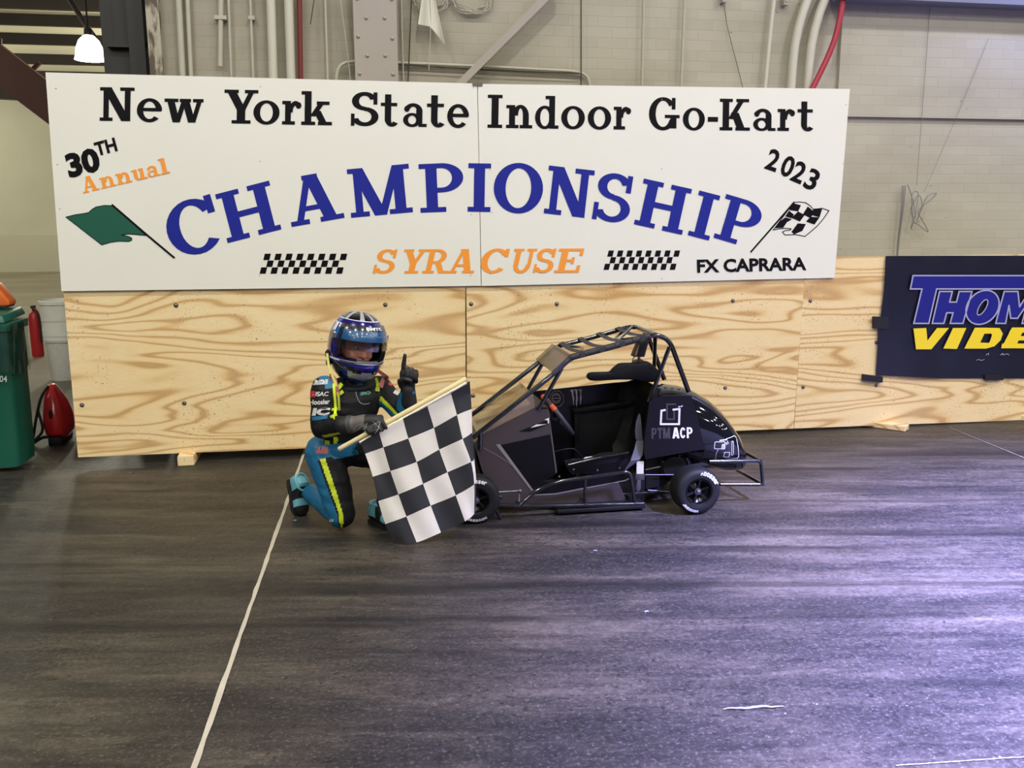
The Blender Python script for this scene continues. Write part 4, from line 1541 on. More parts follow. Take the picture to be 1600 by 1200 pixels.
b.tube([at(772, 789, YB), at(783, 812, YB)], .009, 10)
b.tube([at(812, 791, YB), (at(812, 791, YB).x, YN, .06)], .009, 8)
b.tube([at(914, 789, YB), (at(914, 789, YB).x, YN, .06)], .009, 8)
b.tube([at(990, 788, YB), (at(990, 788, YB).x, YN, .06)], .009, 8)
obj('nerf_bar', b, mk_tube, kart)
b = B()
p0, p1 = at(870, 797, YB), at(1008, 797, YB)
b.box((p0.x, YB - .01, .012), (p1.x, YB + .10, .034))
obj('skid_rail', b, mk_satin, kart, bevel=.006)
b = B()
b.prism(nq(k7([(-290, 998), (-155, 925), (45, 915), (600, 810), (640, 805), (720, 985), (700, 995), (-100, 1010)]), YN + .012), (0, .005, 0))
obj('skirt_panel', b, mk_char, kart, smooth=False)
kdecal('skirt_stripe', mk_grey, [k7([(-155, 915), (45, 905), (300, 855), (600, 800), (700, 780), (745, 755), (760, 738), (765, 748), (745, 770), (700, 790), (600, 808), (300, 866), (45, 918), (-155, 926)])], YN + .0105, kart)
b = B()
b.prism(nq(k7([(-155, 915), (45, 905), (300, 855), (600, 800), (745, 755), (770, 700), (660, 715), (300, 770), (0, 830), (-100, 860)]), YN + .014), (0, .004, 0))
obj('side_panel', b, mk_black, kart, smooth=False)
b = B()
b.prism(nq(k7([(630, 800), (790, 700), (890, 740), (885, 1000), (740, 1000)]), YN + .02), (0, .02, 0))
obj('rear_frame_plate', b, mk_satin, kart, bevel=.003)

# belts
def strap(name, pts, w, mat, th=.003):
    b = B()
    b.ribbon([V(p) for p in pts], w)
    bmesh.ops.remove_doubles(b.bm, verts=b.bm.verts, dist=1e-5)
    bmesh.ops.solidify(b.bm, geom=b.bm.faces[:], thickness=th)
    return obj(name, b, mat, kart)


strap('shoulder_belt', [at(*k7([p])[0], YN - .005) for p in ((835, 160), (828, 230), (825, 320), (832, 395), (842, 405))], [V((.004, 0, 0)), V((.013, 0, 0)), V((.018, 0, 0)), V((.018, 0, 0)), V((.017, 0, 0))], mk_belt)
lb = strap('lap_belt', [at(*k7([p])[0], YN - .012 - .01 * i) for i, p in enumerate(((838, 410), (830, 480), (812, 560), (780, 620), (720, 650)))], [V((.019, 0, 0)), V((.024, 0, .003)), V((.030, 0, .01)), V((.03, 0, .02)), V((.02, 0, .03))], mk_belt)
b = B()
b.prism(nq(k7([(810, 605), (876, 605), (874, 722), (808, 722)]), YN - .034), (0, .004, 0))
obj('belt_label', b, M('cream_label', (206, 200, 180), .6), lb, smooth=False)
b = B()
b.prism(nq(k7([(797, 722), (885, 722), (885, 780), (800, 780)]), YN - .03), (0, .012, 0))
b.prism(nq(k7([(815, 780), (850, 780), (850, 860), (825, 905), (800, 870)]), YN - .028), (0, .006, 0))
obj('belt_anchor', b, mk_alu, lb, bevel=.002)

# rear side panel with lettering
k4b = lambda p: cr(p, 940, 490, 3.637)
YR = YN - .054
b = B()
b.prism(nq(k4b([(270, 500), (352, 465), (510, 465), (548, 600), (575, 720), (592, 770), (250, 830), (240, 790), (245, 700)]), YR), (0, .006, 0))
rp = obj('rear_side_panel', b, mk_black, kart, smooth=False, bevel=.0015)
kdecal('lettering_white', mk_white, [[(a[0], a[1]) for a in q] for q in []] or line_px(k4b([(408, 546), (443, 542), (440, 628), (336, 628), (340, 552), (360, 548)]), 3.0), YR - .002, kart)
kdecal('logo_grey', M('dark_grey_decal', (58, 52, 56), .4), line_px(k4b([(420, 515), (372, 515), (372, 600), (412, 600), (412, 560)]), 2.6), YR - .0022, kart)
kdecal('logo_marks', mk_white, line_px(k4b([(438, 530), (444, 528)]), 1.6) + line_px(k4b([(452, 528), (458, 525)]), 1.6), YR - .002, kart)


def ktext(name, s, mat, x0, x1, y0, y1, y, bold=.03, shear=0.):
    b = B()
    flat(b, txt(s, bold), boxmap((x0 + x1) / 2, (y0 + y1) / 2, x1 - x0, y1 - y0, 1.0, y, shear))
    bmesh.ops.reverse_faces(b.bm, faces=b.bm.faces)
    return obj(name, b, mat, kart, smooth=False, normals=False)


SANS = {'A': dg(0, 0, .30, 1, .32) + dg(.68, 0, .38, 1, .32) + rc(.25, .18, .75, .36), 'C': el(.5, .5, .5, .5, .31, .2, 35, 325),
        'P': rc(0, 0, .34, 1) + el(.48, .69, .52, .31, .32, .17, -90, 90) + rc(.3, .83, .5, 1) + rc(.3, .38, .5, .55),
        'T': rc(.33, 0, .67, 1) + rc(0, .8, 1, 1), 'M': rc(0, 0, .25, 1) + rc(.75, 0, 1, 1) + dg(.37, 0, .05, 1, .26) + dg(.37, 0, .69, 1, .26)}
for name, mat, ls in (('lettering_acp', mk_white, (('A', 1050.5, 1061.5), ('C', 1062.5, 1071.5), ('P', 1073, 1082))), ('lettering_ptm', MATS['dark_grey_decal'], (('P', 1018, 1026), ('T', 1027, 1035), ('M', 1036, 1047)))):
    b = B()
    for ch, x0_, x1_ in ls:
        flat(b, SANS[ch], boxmap((x0_ + x1_) / 2, 676.5 - (x0_ - 1050) * .02, x1_ - x0_, 17, 1.0, YR - .002))
    bmesh.ops.reverse_faces(b.bm, faces=b.bm.faces)
    obj(name, b, mat, kart, smooth=False, normals=False)

# tail cowl
YT = -1.19
top = [(1018, 604), (1039, 601), (1060, 603), (1077, 608), (1098, 619), (1116, 634), (1131, 652), (1143, 670), (1151, 688), (1153, 700)]
low = [(1018, 700), (1039, 705), (1060, 712), (1077, 718), (1095, 722), (1110, 728), (1122, 732), (1134, 732), (1146, 730), (1150, 722)]
b = B()
rings = []
for i, (t, l) in enumerate(zip(top, low)):
    a, c = at(*t, YT), at(*l, YT)
    w = (.19, .195, .20, .20, .20, .197, .185, .165, .13, .08)[i]
    zc, hz = (a.z + c.z) / 2, (a.z - c.z) / 2
    rings.append([V((a.x, YT + w * math.copysign(abs(math.cos(q)) ** .9, math.cos(q)), zc + hz * math.copysign(abs(math.sin(q)) ** .9, math.sin(q)))) for q in [2 * PI * k / 40 for k in range(40)]])
b.loft(rings)
bmesh.ops.subdivide_edges(b.bm, edges=b.bm.edges[:], cuts=1, smooth=.6, use_grid_fill=True)
cowl_bvh = BVHTree.FromBMesh(b.bm)
cowl = obj('tail_cowl', b, M('mirror_black_cowl', (12, 12, 15), .06, coat=.55, spec=.25), kart, ang=80)


def onto(bvh, polys, y0, off=.002, direction=V((0, 1, 0))):
    """drops pixel polygons (traced on the plane y0) onto a surface behind it"""
    out = []
    for q in polys:
        pts = []
        for px, py in q:
            p = at(px, py, y0)
            h = bvh.ray_cast(p - direction * .3, direction)
            if h[0] is None: break
            pts.append(h[0] + h[1].normalized() * off * (1 if h[1].dot(direction) < 0 else -1))
        else:
            out.append(pts)
    return out


k8 = lambda p: cr(p, 1040, 600, 5.453)


def rrect(x0, y0, x1, y1, r, n=4):
    o = []
    for cx, cy, a0 in ((x1 - r, y0 + r, -90), (x1 - r, y1 - r, 0), (x0 + r, y1 - r, 90), (x0 + r, y0 + r, 180)):
        o += [(cx + r * math.cos(R(a0 + 90 * k / n)), cy + r * math.sin(R(a0 + 90 * k / n))) for k in range(n + 1)]
    return o


def dense(pts, closed=True, step=9):
    o = []
    n = len(pts)
    for i in range(n if closed else n - 1):
        a, c = pts[i], pts[(i + 1) % n]
        m = max(1, int(math.hypot(c[0] - a[0], c[1] - a[1]) / step))
        o += [(a[0] + (c[0] - a[0]) * t / m, a[1] + (c[1] - a[1]) * t / m) for t in range(m)]
    return o if closed else o + [pts[-1]]


b = B()
pl = [[k8([(340 + i * 20, 520 + j * 22 - i * 3), (360 + i * 20, 517 + j * 22 - i * 3), (360 + i * 20, 539 + j * 22 - i * 3), (340 + i * 20, 542 + j * 22 - i * 3)]) for j in range(6)] for i in range(12)]
for q in onto(cowl_bvh, [q for c_ in pl for q in c_], YT - .2, .0025):
    b.face(q)
bmesh.ops.remove_doubles(b.bm, verts=b.bm.verts, dist=2e-4)
npl = obj('number_plate', b, M('smoky_plate', (34, 33, 38), .3), cowl)
lines = line_px(k8(dense(rrect(418, 492, 505, 552, 6))), 1.1, True) + line_px(k8(dense([(450, 560), (440, 600), (448, 650)], False)), .7) + line_px(k8(dense([(505, 478), (520, 466), (600, 452), (618, 470)], False)), .8)
lines += line_px(k8(dense([(455, 655), (620, 640), (632, 625), (618, 480)], False)), .7) + line_px(k8(dense(rrect(505, 582, 548, 624, 3))), 1.0, True) + line_px(k8(dense(rrect(566, 492, 582, 608, 6))), .6, True)
lines += line_px(k8(dense([(515, 500), (520, 515)], False)), 1.3) + line_px(k8(dense([(528, 490), (532, 508)], False)), 1.3) + line_px(k8(dense([(480, 548), (484, 515), (497, 515), (495, 545)], False)), 1.5) + line_px(k8(dense([(460, 480), (520, 474)], False)), 1.8)
b = B()
for q in onto(cowl_bvh, lines, YT - .2, .004):
    b.face(q)
obj('plate_outline', b, mk_white, npl, smooth=False)

# rear bumper
b = B()
nb = [(1108, 721), (1189, 720), (1192, 757), (1125, 757)]
YBk = -1.40
b.tube(nq(nb[:3] + nb[3:], YBk), .0095, 12, round_=.025)
fb = [at(1189, 720, YBk), at(1192, 757, YBk)]
ff = [V((fb[0].x - .02, -1.02, fb[0].z)), V((fb[1].x - .02, -1.02, fb[1].z))]
b.tube([fb[0], ff[0], ff[0] + V((-.28, 0, 0))], .0095, 12, round_=.03)
b.tube([fb[1], ff[1], ff[1] + V((-.25, 0, 0))], .0095, 12, round_=.03)
b.tube([ff[0] + V((-.03, 0, 0)), ff[1] + V((-.03, 0, 0))], .009, 10)
obj('rear_bumper', b, mk_tube, kart)

# engine, shock, rods
b = B()
xe = at(1030, 740, YC).x
b.box((xe - .09, YC - .05, .09), (xe + .10, YC + .12, .30))
for k in range(7):
    b.box((xe - .11, YC - .08, .12 + k * .025), (xe + .07, YC - .02, .128 + k * .025))
b.lathe([(0, -.05), (.06, -.05), (.06, .05), (0, .05)], (xe + .02, YC - .12, .19), (0, 1, 0), 24)
obj('engine', b, mk_satin, kart, smooth=False, bevel=.003)
b = B()
b.prism(nq(k4b([(250, 832), (592, 780), (598, 845), (450, 870), (420, 930), (330, 1000), (240, 1060)]), YN + .05), (0, .10, 0))
b.prism(nq(k4b([(250, 930), (330, 930), (330, 985), (250, 1000)]), YN + .02), (0, .05, 0))
b.prism(nq(k4b([(340, 840), (430, 830), (430, 905), (345, 910)]), YN + .02), (0, .05, 0))
obj('drive_housing', b, mk_satin, kart, smooth=False, bevel=.004)
b = B()
s0, s1 = at(1063, 700, YN + .03), at(1058, 733, YN + .03)
s1 = s1 + (s1 - s0) * .5
b.tube([s0, s1], .007, 10)
sh = obj('shock_absorber', b, mk_alu, kart)
b = B()
d = (s1 - s0)
u_ = d.orthogonal().normalized()
v_ = d.normalized().cross(u_)
b.tube([s0 + d * (.08 + .8 * t / 96) + (u_ * math.cos(t / 96 * 2 * PI * 7) + v_ * math.sin(t / 96 * 2 * PI * 7)) * .016 for t in range(97)], .0035, 7)
obj('coil_spring', b, mk_satin, sh)
for a, c, r in (((1008, 734), (1032, 729), .0045), ((1008, 742), (1060, 742), .004), ((1012, 766), (1052, 769), .0045)):
    b = B()
    b.tube([at(*a, YN + .01), at(*c, YN + .0)], r, 10)
    obj('radius_rod', b, mk_alu, kart)
b = B()
b.tube(nq(cr([(190, 1018), (255, 1013), (345, 1008)], 720, 490, 3.6375), -1.40), .006, 10)
c = at(*cr([(335, 1010)], 720, 490, 3.6375)[0], -1.40)
b.ell(c, (.012, 0, 0), (0, .01, 0), (0, 0, .012), 12, 8)
b.tube([c + V((0, .02, 0)), c + V((-.003, .0, -.05))], .004, 8)
obj('tie_rod', b, mk_alu, kart)
b = B()
xf, xr_ = at(745, 778, -1.47).x, at(1093, 766, -1.54).x
b.tube([(xf + .0, -1.40, .12), (xf, -.90, .12)], .011, 12)
b.tube([(xf + .01, -1.36, .12), (2.34, -1.33, .09)], .009, 10)
b.tube([(xf + .01, -.94, .12), (2.34, -.99, .09)], .009, 10)
obj('front_axle', b, mk_tube, kart)
b = B()
b.tube([(xr_, -1.47, .12), (xr_, -.86, .12)], .014, 14)
b.lathe([(.0, -.004), (.075, -.004), (.075, .004), (0, .004)], (xr_, YC + .06, .12), (0, 1, 0), 36)
obj('rear_axle', b, mk_alu, kart)
b = B()
b.tube(nq([(1072, 715), (1080, 738), (1098, 742)], YN + .02), .008, 10, round_=.03)
b.prism(nq(k8([(170, 580), (240, 660), (350, 670), (360, 700), (230, 690)]), YN + .05), (0, .02, 0))
obj('rear_bracket', b, mk_tube, kart)
b = B()
b.lathe([(0, 0), (.016, 0), (.016, .02), (0, .02)], at(1084, 701, YN + .01), (1, 0, 0), 14)
b.lathe([(0, .025), (.016, .025), (.016, .045), (0, .045)], at(1084, 701, YN + .01), (1, 0, 0), 14)
obj('exhaust_clamp', b, mk_alu, kart)


# wheels
def make_wheel(name, c, r, hw, rimr, side, letters):
    """c: wheel centre; side -1 when the outer face looks towards the photographer"""
    b = B()
    pr = [(rimr * .96, -hw * .80), (rimr * 1.05, -hw * .96), (r * .74, -hw), (r * .88, -hw * .95), (r * .965, -hw * .78), (r, -hw * .45), (r * 1.003, 0), (r, hw * .45), (r * .965, hw * .78), (r * .88, hw * .95), (r * .74, hw), (rimr * 1.05, hw * .96), (rimr * .96, hw * .80)]
    b.lathe(pr, c, (0, 1, 0), 56, caps=False)
    w = obj('wheel', b, mk_tire, kart, ang=50)
    b = B()
    b.lathe([(rimr * .99, hw * .80 * side), (rimr * .99, hw * .95 * side), (rimr * .93, hw * .92 * side), (rimr * .86, hw * .55 * side), (rimr * .55, hw * .30 * side), (rimr * .30, hw * .42 * side), (rimr * .28, hw * .62 * side), (0, hw * .62 * side)], c, (0, 1, 0), 40, caps=False)
    b.lathe([(rimr * .98, -hw * .82 * side), (rimr * .9, -hw * .5 * side), (0, -hw * .3 * side)], c, (0, 1, 0), 40, caps=False)
    for k in range(6):
        a = 2 * PI * k / 6 + .3
        u = V((math.cos(a), 0, math.sin(a)))
        b.beam(V(c) + u * rimr * .30 + V((0, hw * .50 * side, 0)), V(c) + u * rimr * .90 + V((0, hw * .58 * side, 0)), .012, .012, (0, 1, 0))
    rim = obj('rim', b, mk_rim, w, ang=40)
    b = B()
    b.lathe([(0, hw * .62 * side), (.010, hw * .62 * side), (.010, hw * .85 * side), (.006, hw * .88 * side), (0, hw * .88 * side)], c, (0, 1, 0), 6)
    b.lathe([(.013, hw * .60 * side), (.017, hw * .60 * side), (.017, hw * .72 * side), (.013, hw * .72 * side)], c, (0, 1, 0), 24)
    obj('hub_nut', b, mk_alu, w, smooth=False)
    if letters:
        b = B()
        for s, a0, a1, r0, r1, flip in letters:
            n = len(s)
            for i, ch in enumerate(s):
                t0 = a0 + (a1 - a0) * (i + .06) / n
                t1 = a0 + (a1 - a0) * (i + .94) / n

                def fn(u, v):
                    a = R(t0 + (t1 - t0) * u)
                    rr = r0 + (r1 - r0) * v
                    yy = hw * (1.0 - .06 * max(0, (rr / r - .74) / .14) - (.0 if rr / r < .88 else (rr / r - .88) * 2.2)) + .0016
                    return V(c) + V((math.cos(a) * rr, side * yy, math.sin(a) * rr))
                flat(b, txt(ch, .03), fn)
        bmesh.ops.recalc_face_normals(b.bm, faces=b.bm.faces)
        obj('tire_lettering', b, mk_white, w, smooth=False)
    return w


rr = .119
make_wheel('wheel', (xr_, -1.54 + .065, rr), rr, .065, .068, -1, [('Hoosier', 88, 20, .088, .109, 0), ('Hoosier', 268, 212, .090, .104, 0)])
make_wheel('wheel', (xf, -1.465 + .055, rr), rr, .055, .062, -1, [('Hoosier', 300, 240, .090, .104, 0), ('Hoosier', 120, 60, .090, .106, 0)])
make_wheel('wheel', (xr_, -.86, rr), rr, .065, .068, 1, None)
make_wheel('wheel', (xf, -.86, rr), rr, .055, .062, 1, None)

# ------------------------------------------------------------------ kneeling driver
FD = V((.54, -.84, 0)).normalized()          # the way the body faces
RD = V((FD.y, -FD.x, 0))                      # the driver's own right
Z = V((0, 0, 1))
pelvis = at(528, 700, -1.27)
rhip, lhip = pelvis + RD * .078 - Z * .01, pelvis - RD * .078 - Z * .01
rknee = at(533, 806, -1.40)
rknee.z = .078
rank = at(481, 768, -1.13)
lknee = at(628, 716, -1.50)
lank = at(601, 792, -1.36)
lank.z = .10
chest = at(548, 640, -1.27)
neck = at(553, 600, -1.27)
rsh, lsh = at(508, 610, -1.37), at(594, 608, -1.19)
relb = at(504, 668, -1.41)
rwri = at(549, 663, -1.585)
lelb = at(631, 648, -1.33)
lwri = at(637.5, 612, -1.38)
headc = at(557, 545, -1.285)

drv = thing('person', 'child racing driver kneeling in blue and black suit and helmet, holding the checkered flag', 'person', (rknee.x, -1.3, 0))
b = B()


def tring(c, rx, ry, n=28, e=.85):
    return [c + RD * rx * math.copysign(abs(math.cos(a)) ** e, math.cos(a)) + FD * ry * math.copysign(abs(math.sin(a)) ** e, math.sin(a)) for a in [2 * PI * k / n for k in range(n)]]


tl = pelvis.lerp(chest, .45)
b.loft([tring(pelvis - Z * .09, .05, .05), tring(pelvis - Z * .075, .115, .09), tring(pelvis - Z * .02, .135, .112), tring(pelvis + Z * .04, .132, .108), tring(tl, .130, .104), tring(chest, .145, .108),
        tring(chest.lerp(neck, .5), .150, .100), tring(chest.lerp(neck, .8), .115, .078), tring(neck, .06, .055), tring(neck + Z * .07 + FD * .015, .052, .052), tring(neck + Z * .075 + FD * .015, .02, .02)])
b.limb([rhip, rhip.lerp(rknee, .5) + FD * .01, rknee], [.092, .082, .068])
b.limb([rknee, rknee.lerp(rank, .45) + Z * .012, rank], [.066, .062, .042])
b.limb([lhip, lhip.lerp(lknee, .5), lknee], [.092, .080, .066])
b.limb([lknee, lknee.lerp(lank, .4), lank], [.064, .058, .042])
b.limb([rsh, rsh.lerp(relb, .5), relb], [.068, .062, .054])
b.limb([relb, relb.lerp(rwri, .45), rwri], [.054, .050, .036])
b.limb([lsh, lsh.lerp(lelb, .5), lelb], [.064, .056, .047])
b.limb([lelb, lelb.lerp(lwri, .5), lwri], [.046, .042, .036])
b.limb([chest.lerp(neck, .75) + RD * .05, rsh + Z * .012], [.055, .058])
b.limb([chest.lerp(neck, .75) - RD * .05, lsh + Z * .012], [.055, .056])
# head, facing HF
HF = V((.36, -.93, 0)).normalized()
HF = (HF * math.cos(R(4)) - Z * math.sin(R(4))).normalized()
HR = HF.cross(Z).normalized()                 # towards the driver's right
HR = (HR * math.cos(R(7)) + HR.cross(HF) * math.sin(R(7))).normalized()   # head leans to the driver's left
HU = HR.cross(HF).normalized()
hp = lambda x, y, z: headc + HR * x + HF * y + HU * z
b.ell(hp(0, .005, .005), HR * .072, HF * .085, HU * .098, 28, 18)
b.ell(hp(0, .035, -.055), HR * .050, HF * .05, HU * .05)
b.limb([hp(0, -.01, -.06), neck + Z * .03], [.05, .052])
b.limb([hp(0, .085, .012), hp(0, .098, -.018)], [.010, .014])
b.ell(hp(.012, .091, -.02), HR * .009, HF * .008, HU * .007, 10, 6)
b.ell(hp(-.012, .091, -.02), HR * .009, HF * .008, HU * .007, 10, 6)
b.ell(hp(0, .084, -.044), HR * .024, HF * .010, HU * .0055, 14, 8)
b.ell(hp(0, .081, -.053), HR * .021, HF * .010, HU * .006, 14, 8)
b.ell(hp(0, .070, -.078), HR * .022, HF * .016, HU * .016, 14, 8)
for s in (1, -1):
    b.ell(hp(.034 * s, .062, -.022), HR * .024, HF * .016, HU * .02, 14, 8)
    b.ell(hp(.074 * s, .0, -.005), HR * .010, HF * .018, HU * .028, 12, 8)
body_bm = fuse(b, .0055, 2)
mt_sblack = M('black_suit_cloth', (17, 16, 20), .65, spec=.3, bump=.1, bs=120)
mt_steal = M('blue_suit_cloth', (20, 98, 138), .55, var=.12, vs=12, bump=.1, bs=120)
mt_syel = M('yellow_suit_piping', (196, 214, 40), .5, var=.08, vs=30)
mt_skin = M('skin', (205, 142, 120), .5, var=.05, vs=30)
mt_lip = M('lips', (150, 80, 76), .45)
# soft creases in the cloth
body_bm.normal_update()
for v in body_bm.verts:
    if (v.co - headc).length < .13 and v.co.z > headc.z - .11: continue
    p = v.co
    n = noise.noise(V((p.x * 14, p.y * 14, p.z * 30))) * .0045 + noise.noise(p * 45) * .0015
    v.co += v.normal * n
    if v.co.z < .003: v.co.z = .003


def seg(p, a, c):
    d = c - a
    t = max(0, min(1, (p - a).dot(d) / d.length_squared))
    return t, (p - (a + d * t))


BONES = {'rth': (rhip, rknee), 'rsh': (rknee, rank), 'lth': (lhip, lknee), 'lsh': (lknee, lank), 'rua': (rsh, relb), 'rfa': (relb, rwri), 'lua': (lsh, lelb), 'lfa': (lelb, lwri), 'tor': (pelvis, neck)}
RADB = {'rth': .085, 'rsh': .06, 'lth': .085, 'lsh': .06, 'rua': .062, 'rfa': .05, 'lua': .056, 'lfa': .043, 'tor': .125}
body_bm.faces.ensure_lookup_table()
for f in body_bm.faces:
    c = f.calc_center_median()
    hd = c - headc
    if hd.length < .135 and hd.dot(HU) > -.105 and (c - neck).length > .055:
        x, y, z = hd.dot(HR), hd.dot(HF), hd.dot(HU)
        f.material_index = 4 if (y > .078 and abs(x) < .023 and -.060 < z < -.039) else 3
        continue
    best, bt, bd, name = 9, 0, None, ''
    for k, (a, e) in BONES.items():
        t, d = seg(c, a, e)
        q = d.length / RADB[k]
        if q < best: best, bt, bd, name = q, t, d, k
    mi = 0
    ang = math.degrees(math.atan2(bd.dot(FD), bd.dot(RD)))
    if name in ('rth',):
        ang2 = ang - 10 * (bt - .5)
        mi = 1 if ang2 < 38 and ang2 > -150 else 0 if ang2 < 45 or ang2 > 61 else 2
        if bt < .10: mi = 1 if bd.dot(FD) < .06 or True else mi
    elif name == 'rsh':
        mi = 1
        u = bd.normalized() if bd.length else bd
        if u.z < -.55: mi = 0
    elif name == 'lth':
        mi = 0
    elif name == 'lsh':
        mi = 0
    elif name == 'rua':
        mi = 0
        if bt > .86 and bd.dot(FD) < .01: mi = 0
        if bt < .03 and bd.dot(RD) < .03 and c.z > rsh.z + .02: mi = 1
    elif name == 'rfa':
        ax_ = (rwri - relb).normalized()
        u = (bd - ax_ * bd.dot(ax_))
        u = u.normalized() if u.length else u
        mi = 2 if (-.86 < u.z < -.62 and .12 < bt < .86) else 0
    elif name == 'lua':
        ax_ = (lelb - lsh).normalized()
        u = bd - ax_ * bd.dot(ax_)
        u = u.normalized() if u.length else u
        upv = Z - ax_ * Z.dot(ax_)
        q = u.dot(upv.normalized())
        mi = 0 if q > .38 else 2 if q > .02 else 1
    elif name == 'lfa':
        mi = 1
    else:
        h = (c - pelvis).dot(Z)
        rx, fx = (c - pelvis).dot(RD), (c - pelvis).dot(FD)
        if -.02 < h < .05: mi = 1
        elif h <= -.02: mi = 1 if rx > .05 and fx < .03 else 0
        elif h < .20: mi = 1 if (rx > .085 and fx < .05) else 0
        if c.z > chest.z + .085 and .055 < abs(rx) < .085 and fx > 0: mi = 1
        if .05 < h < .25 and .062 < rx < .078 and fx > 0: mi = 2
        if .05 < h < .17 and -.10 < rx < -.082 and fx > -.02: mi = 2
    f.material_index = mi
body_bvh = BVHTree.FromBMesh(body_bm)
body = obj('body', body_bm, [mt_sblack, mt_steal, mt_syel, mt_skin, mt_lip], drv, ang=180)
for s in (1, -1):
    b = B()
    b.ell(hp(.029 * s, .077, .018), HR * .013, HF * .010, HU * .009, 14, 10)
    e = obj('eye', b, M('eye_white', (205, 200, 195), .25), drv)
    b = B()
    b.ell(hp(.029 * s, .0855, .018), HR * .0055, HF * .003, HU * .0055, 12, 6)
    obj('iris', b, M('dark_iris', (50, 34, 24), .2), e)

# -------- helmet, local frame x = driver's right, y = forward, z = up
mh = [M('helmet_purple', (38, 26, 116), .16, .35, coat=1.0), M('helmet_black', (16, 15, 20), .14, coat=1.0), M('helmet_sky_blue', (28, 118, 200), .18, .2, coat=1.0),
      M('helmet_silver', (178, 178, 184), .28, .3, var=.1, vs=60, coat=.6), M('helmet_white_line', (214, 216, 226), .2, coat=.8), M('helmet_deep_blue', (24, 50, 150), .16, .3, coat=1.0), M('helmet_lining', (52, 52, 56), .8)]
HC = at(557.5, 540, -1.285)
hh_ = lambda x, y, z: HC + HR * x + HF * y + HU * z


def helm(lon, lat, s=1.0):
    """lon 0 = forward, positive to the driver's right; lat in radians"""
    cl, sl = math.cos(lat), math.sin(lat)
    cl = math.copysign(abs(cl) ** .86, cl)
    z = .158 * math.copysign(abs(sl) ** .96, sl) + (.008 * sl if sl > 0 else -.016 * abs(sl))
    x = .135 * cl * math.sin(lon)
    y = .158 * cl * math.cos(lon)
    if math.cos(lon) > 0 and z < -.03:                          # chin bar pushes forward
        k = min(1, (-.03 - z) / .05) * math.cos(lon) ** 2
        y += .022 * k
        x *= 1 - .05 * k
    if z < -.05 and math.cos(lon) < 0:
        y *= 1 - .35 * min(1, (-.05 - z) / .12)
    return V((x * s, y * s, z * s))


def paint(p, lon):
    a = abs(math.degrees(lon))
    x, y, z = p
    b_ = math.degrees(lon)
    if z > .134: return 3 if (10 < b_ < 26 or -26 < b_ < -16 or 62 < a < 74) else 1
    if z > .130: return 4
    if z > .112: return 0 if a < 75 else 5
    if z > .1075: return 4
    if a > 105: return 3 if (-.01 < z < .07 and a < 150) else 0
    if z > .04:
        if a < 42: return 2
        if a < 78: return 2 if z < .106 - (a - 42) * .0004 else 4
        if a < 83: return 5
        if a < 95: return 4
        return 0 if z < .075 else 5
    if z > -.055: return 0
    if z > -.06: return 4
    if z > -.073: return 0
    if z > -.077: return 5
    if z > -.104: return 0 if a < 30 else 1
    if z > -.142: return 3 if a < 44 else 5 if a < 58 else 1
    return 5


NLON, NLAT = 144, 96
b = B()
PORT = lambda lo, z: abs(math.degrees(lo)) < 66 and -.052 + .012 * (abs(math.degrees(lo)) / 66) ** 2 < z < .094 - .02 * (abs(math.degrees(lo)) / 66) ** 3
lat0 = -1.22
grid, gin = [], []
for j in range(NLAT + 1):
    lat = lat0 + (PI / 2 - .012 - lat0) * j / NLAT
    grid.append([b.bm.verts.new(hh_(*helm(2 * PI * i / NLON - PI, lat))) for i in range(NLON)])
    gin.append([b.bm.verts.new(hh_(*helm(2 * PI * i / NLON - PI, lat, .86))) for i in range(NLON)])
keep = {}
for j in range(NLAT):
    lat = lat0 + (PI / 2 - .012 - lat0) * (j + .5) / NLAT
    for i in range(NLON):
        lon = 2 * PI * (i + .5) / NLON - PI
        p = helm(lon, lat)
        if PORT(lon, p.z): continue
        keep[(i, j)] = 1
        i2 = (i + 1) % NLON
        b.bm.faces.new([grid[j][i], grid[j][i2], grid[j + 1][i2], grid[j + 1][i]]).material_index = paint(p, lon)
        b.bm.faces.new([gin[j][i], gin[j + 1][i], gin[j + 1][i2], gin[j][i2]]).material_index = 6
for (i, j) in keep:                                             # rims round the port and the neck opening
    i2 = (i + 1) % NLON
    for (ii, jj, v0, v1) in (((i + 1) % NLON, j, (j, i2), (j + 1, i2)), ((i - 1) % NLON, j, (j + 1, i), (j, i)), (i, j + 1, (j + 1, i2), (j + 1, i)), (i, j - 1, (j, i), (j, i2))):
        if (ii, jj) in keep or jj >= NLAT: continue
        b.bm.faces.new([grid[v0[0]][v0[1]], gin[v0[0]][v0[1]], gin[v1[0]][v1[1]], grid[v1[0]][v1[1]]]).material_index = 1
tf = b.bm.faces.new(grid[NLAT])
tf.material_index = 1
b.bm.faces.new(gin[NLAT][::-1]).material_index = 6
for v in [v for v in b.bm.verts if not v.link_faces]: b.bm.verts.remove(v)
shell_bvh = BVHTree.FromBMesh(b.bm)
helmet = obj('helmet', b, mh, drv, ang=50)


def band(z0, z1, a0, a1, s, n=40, m=8):
    g = []
    for j in range(m + 1):
        z = z0 + (z1 - z0) * j / m
        sl = max(-1, min(1, z / .158))
        lat = math.asin(math.copysign(abs(sl) ** (1 / .96), sl))
        g.append([hh_(*(helm(R(a0 + (a1 - a0) * i / n), lat) * s)) for i in range(n + 1)])
    return g


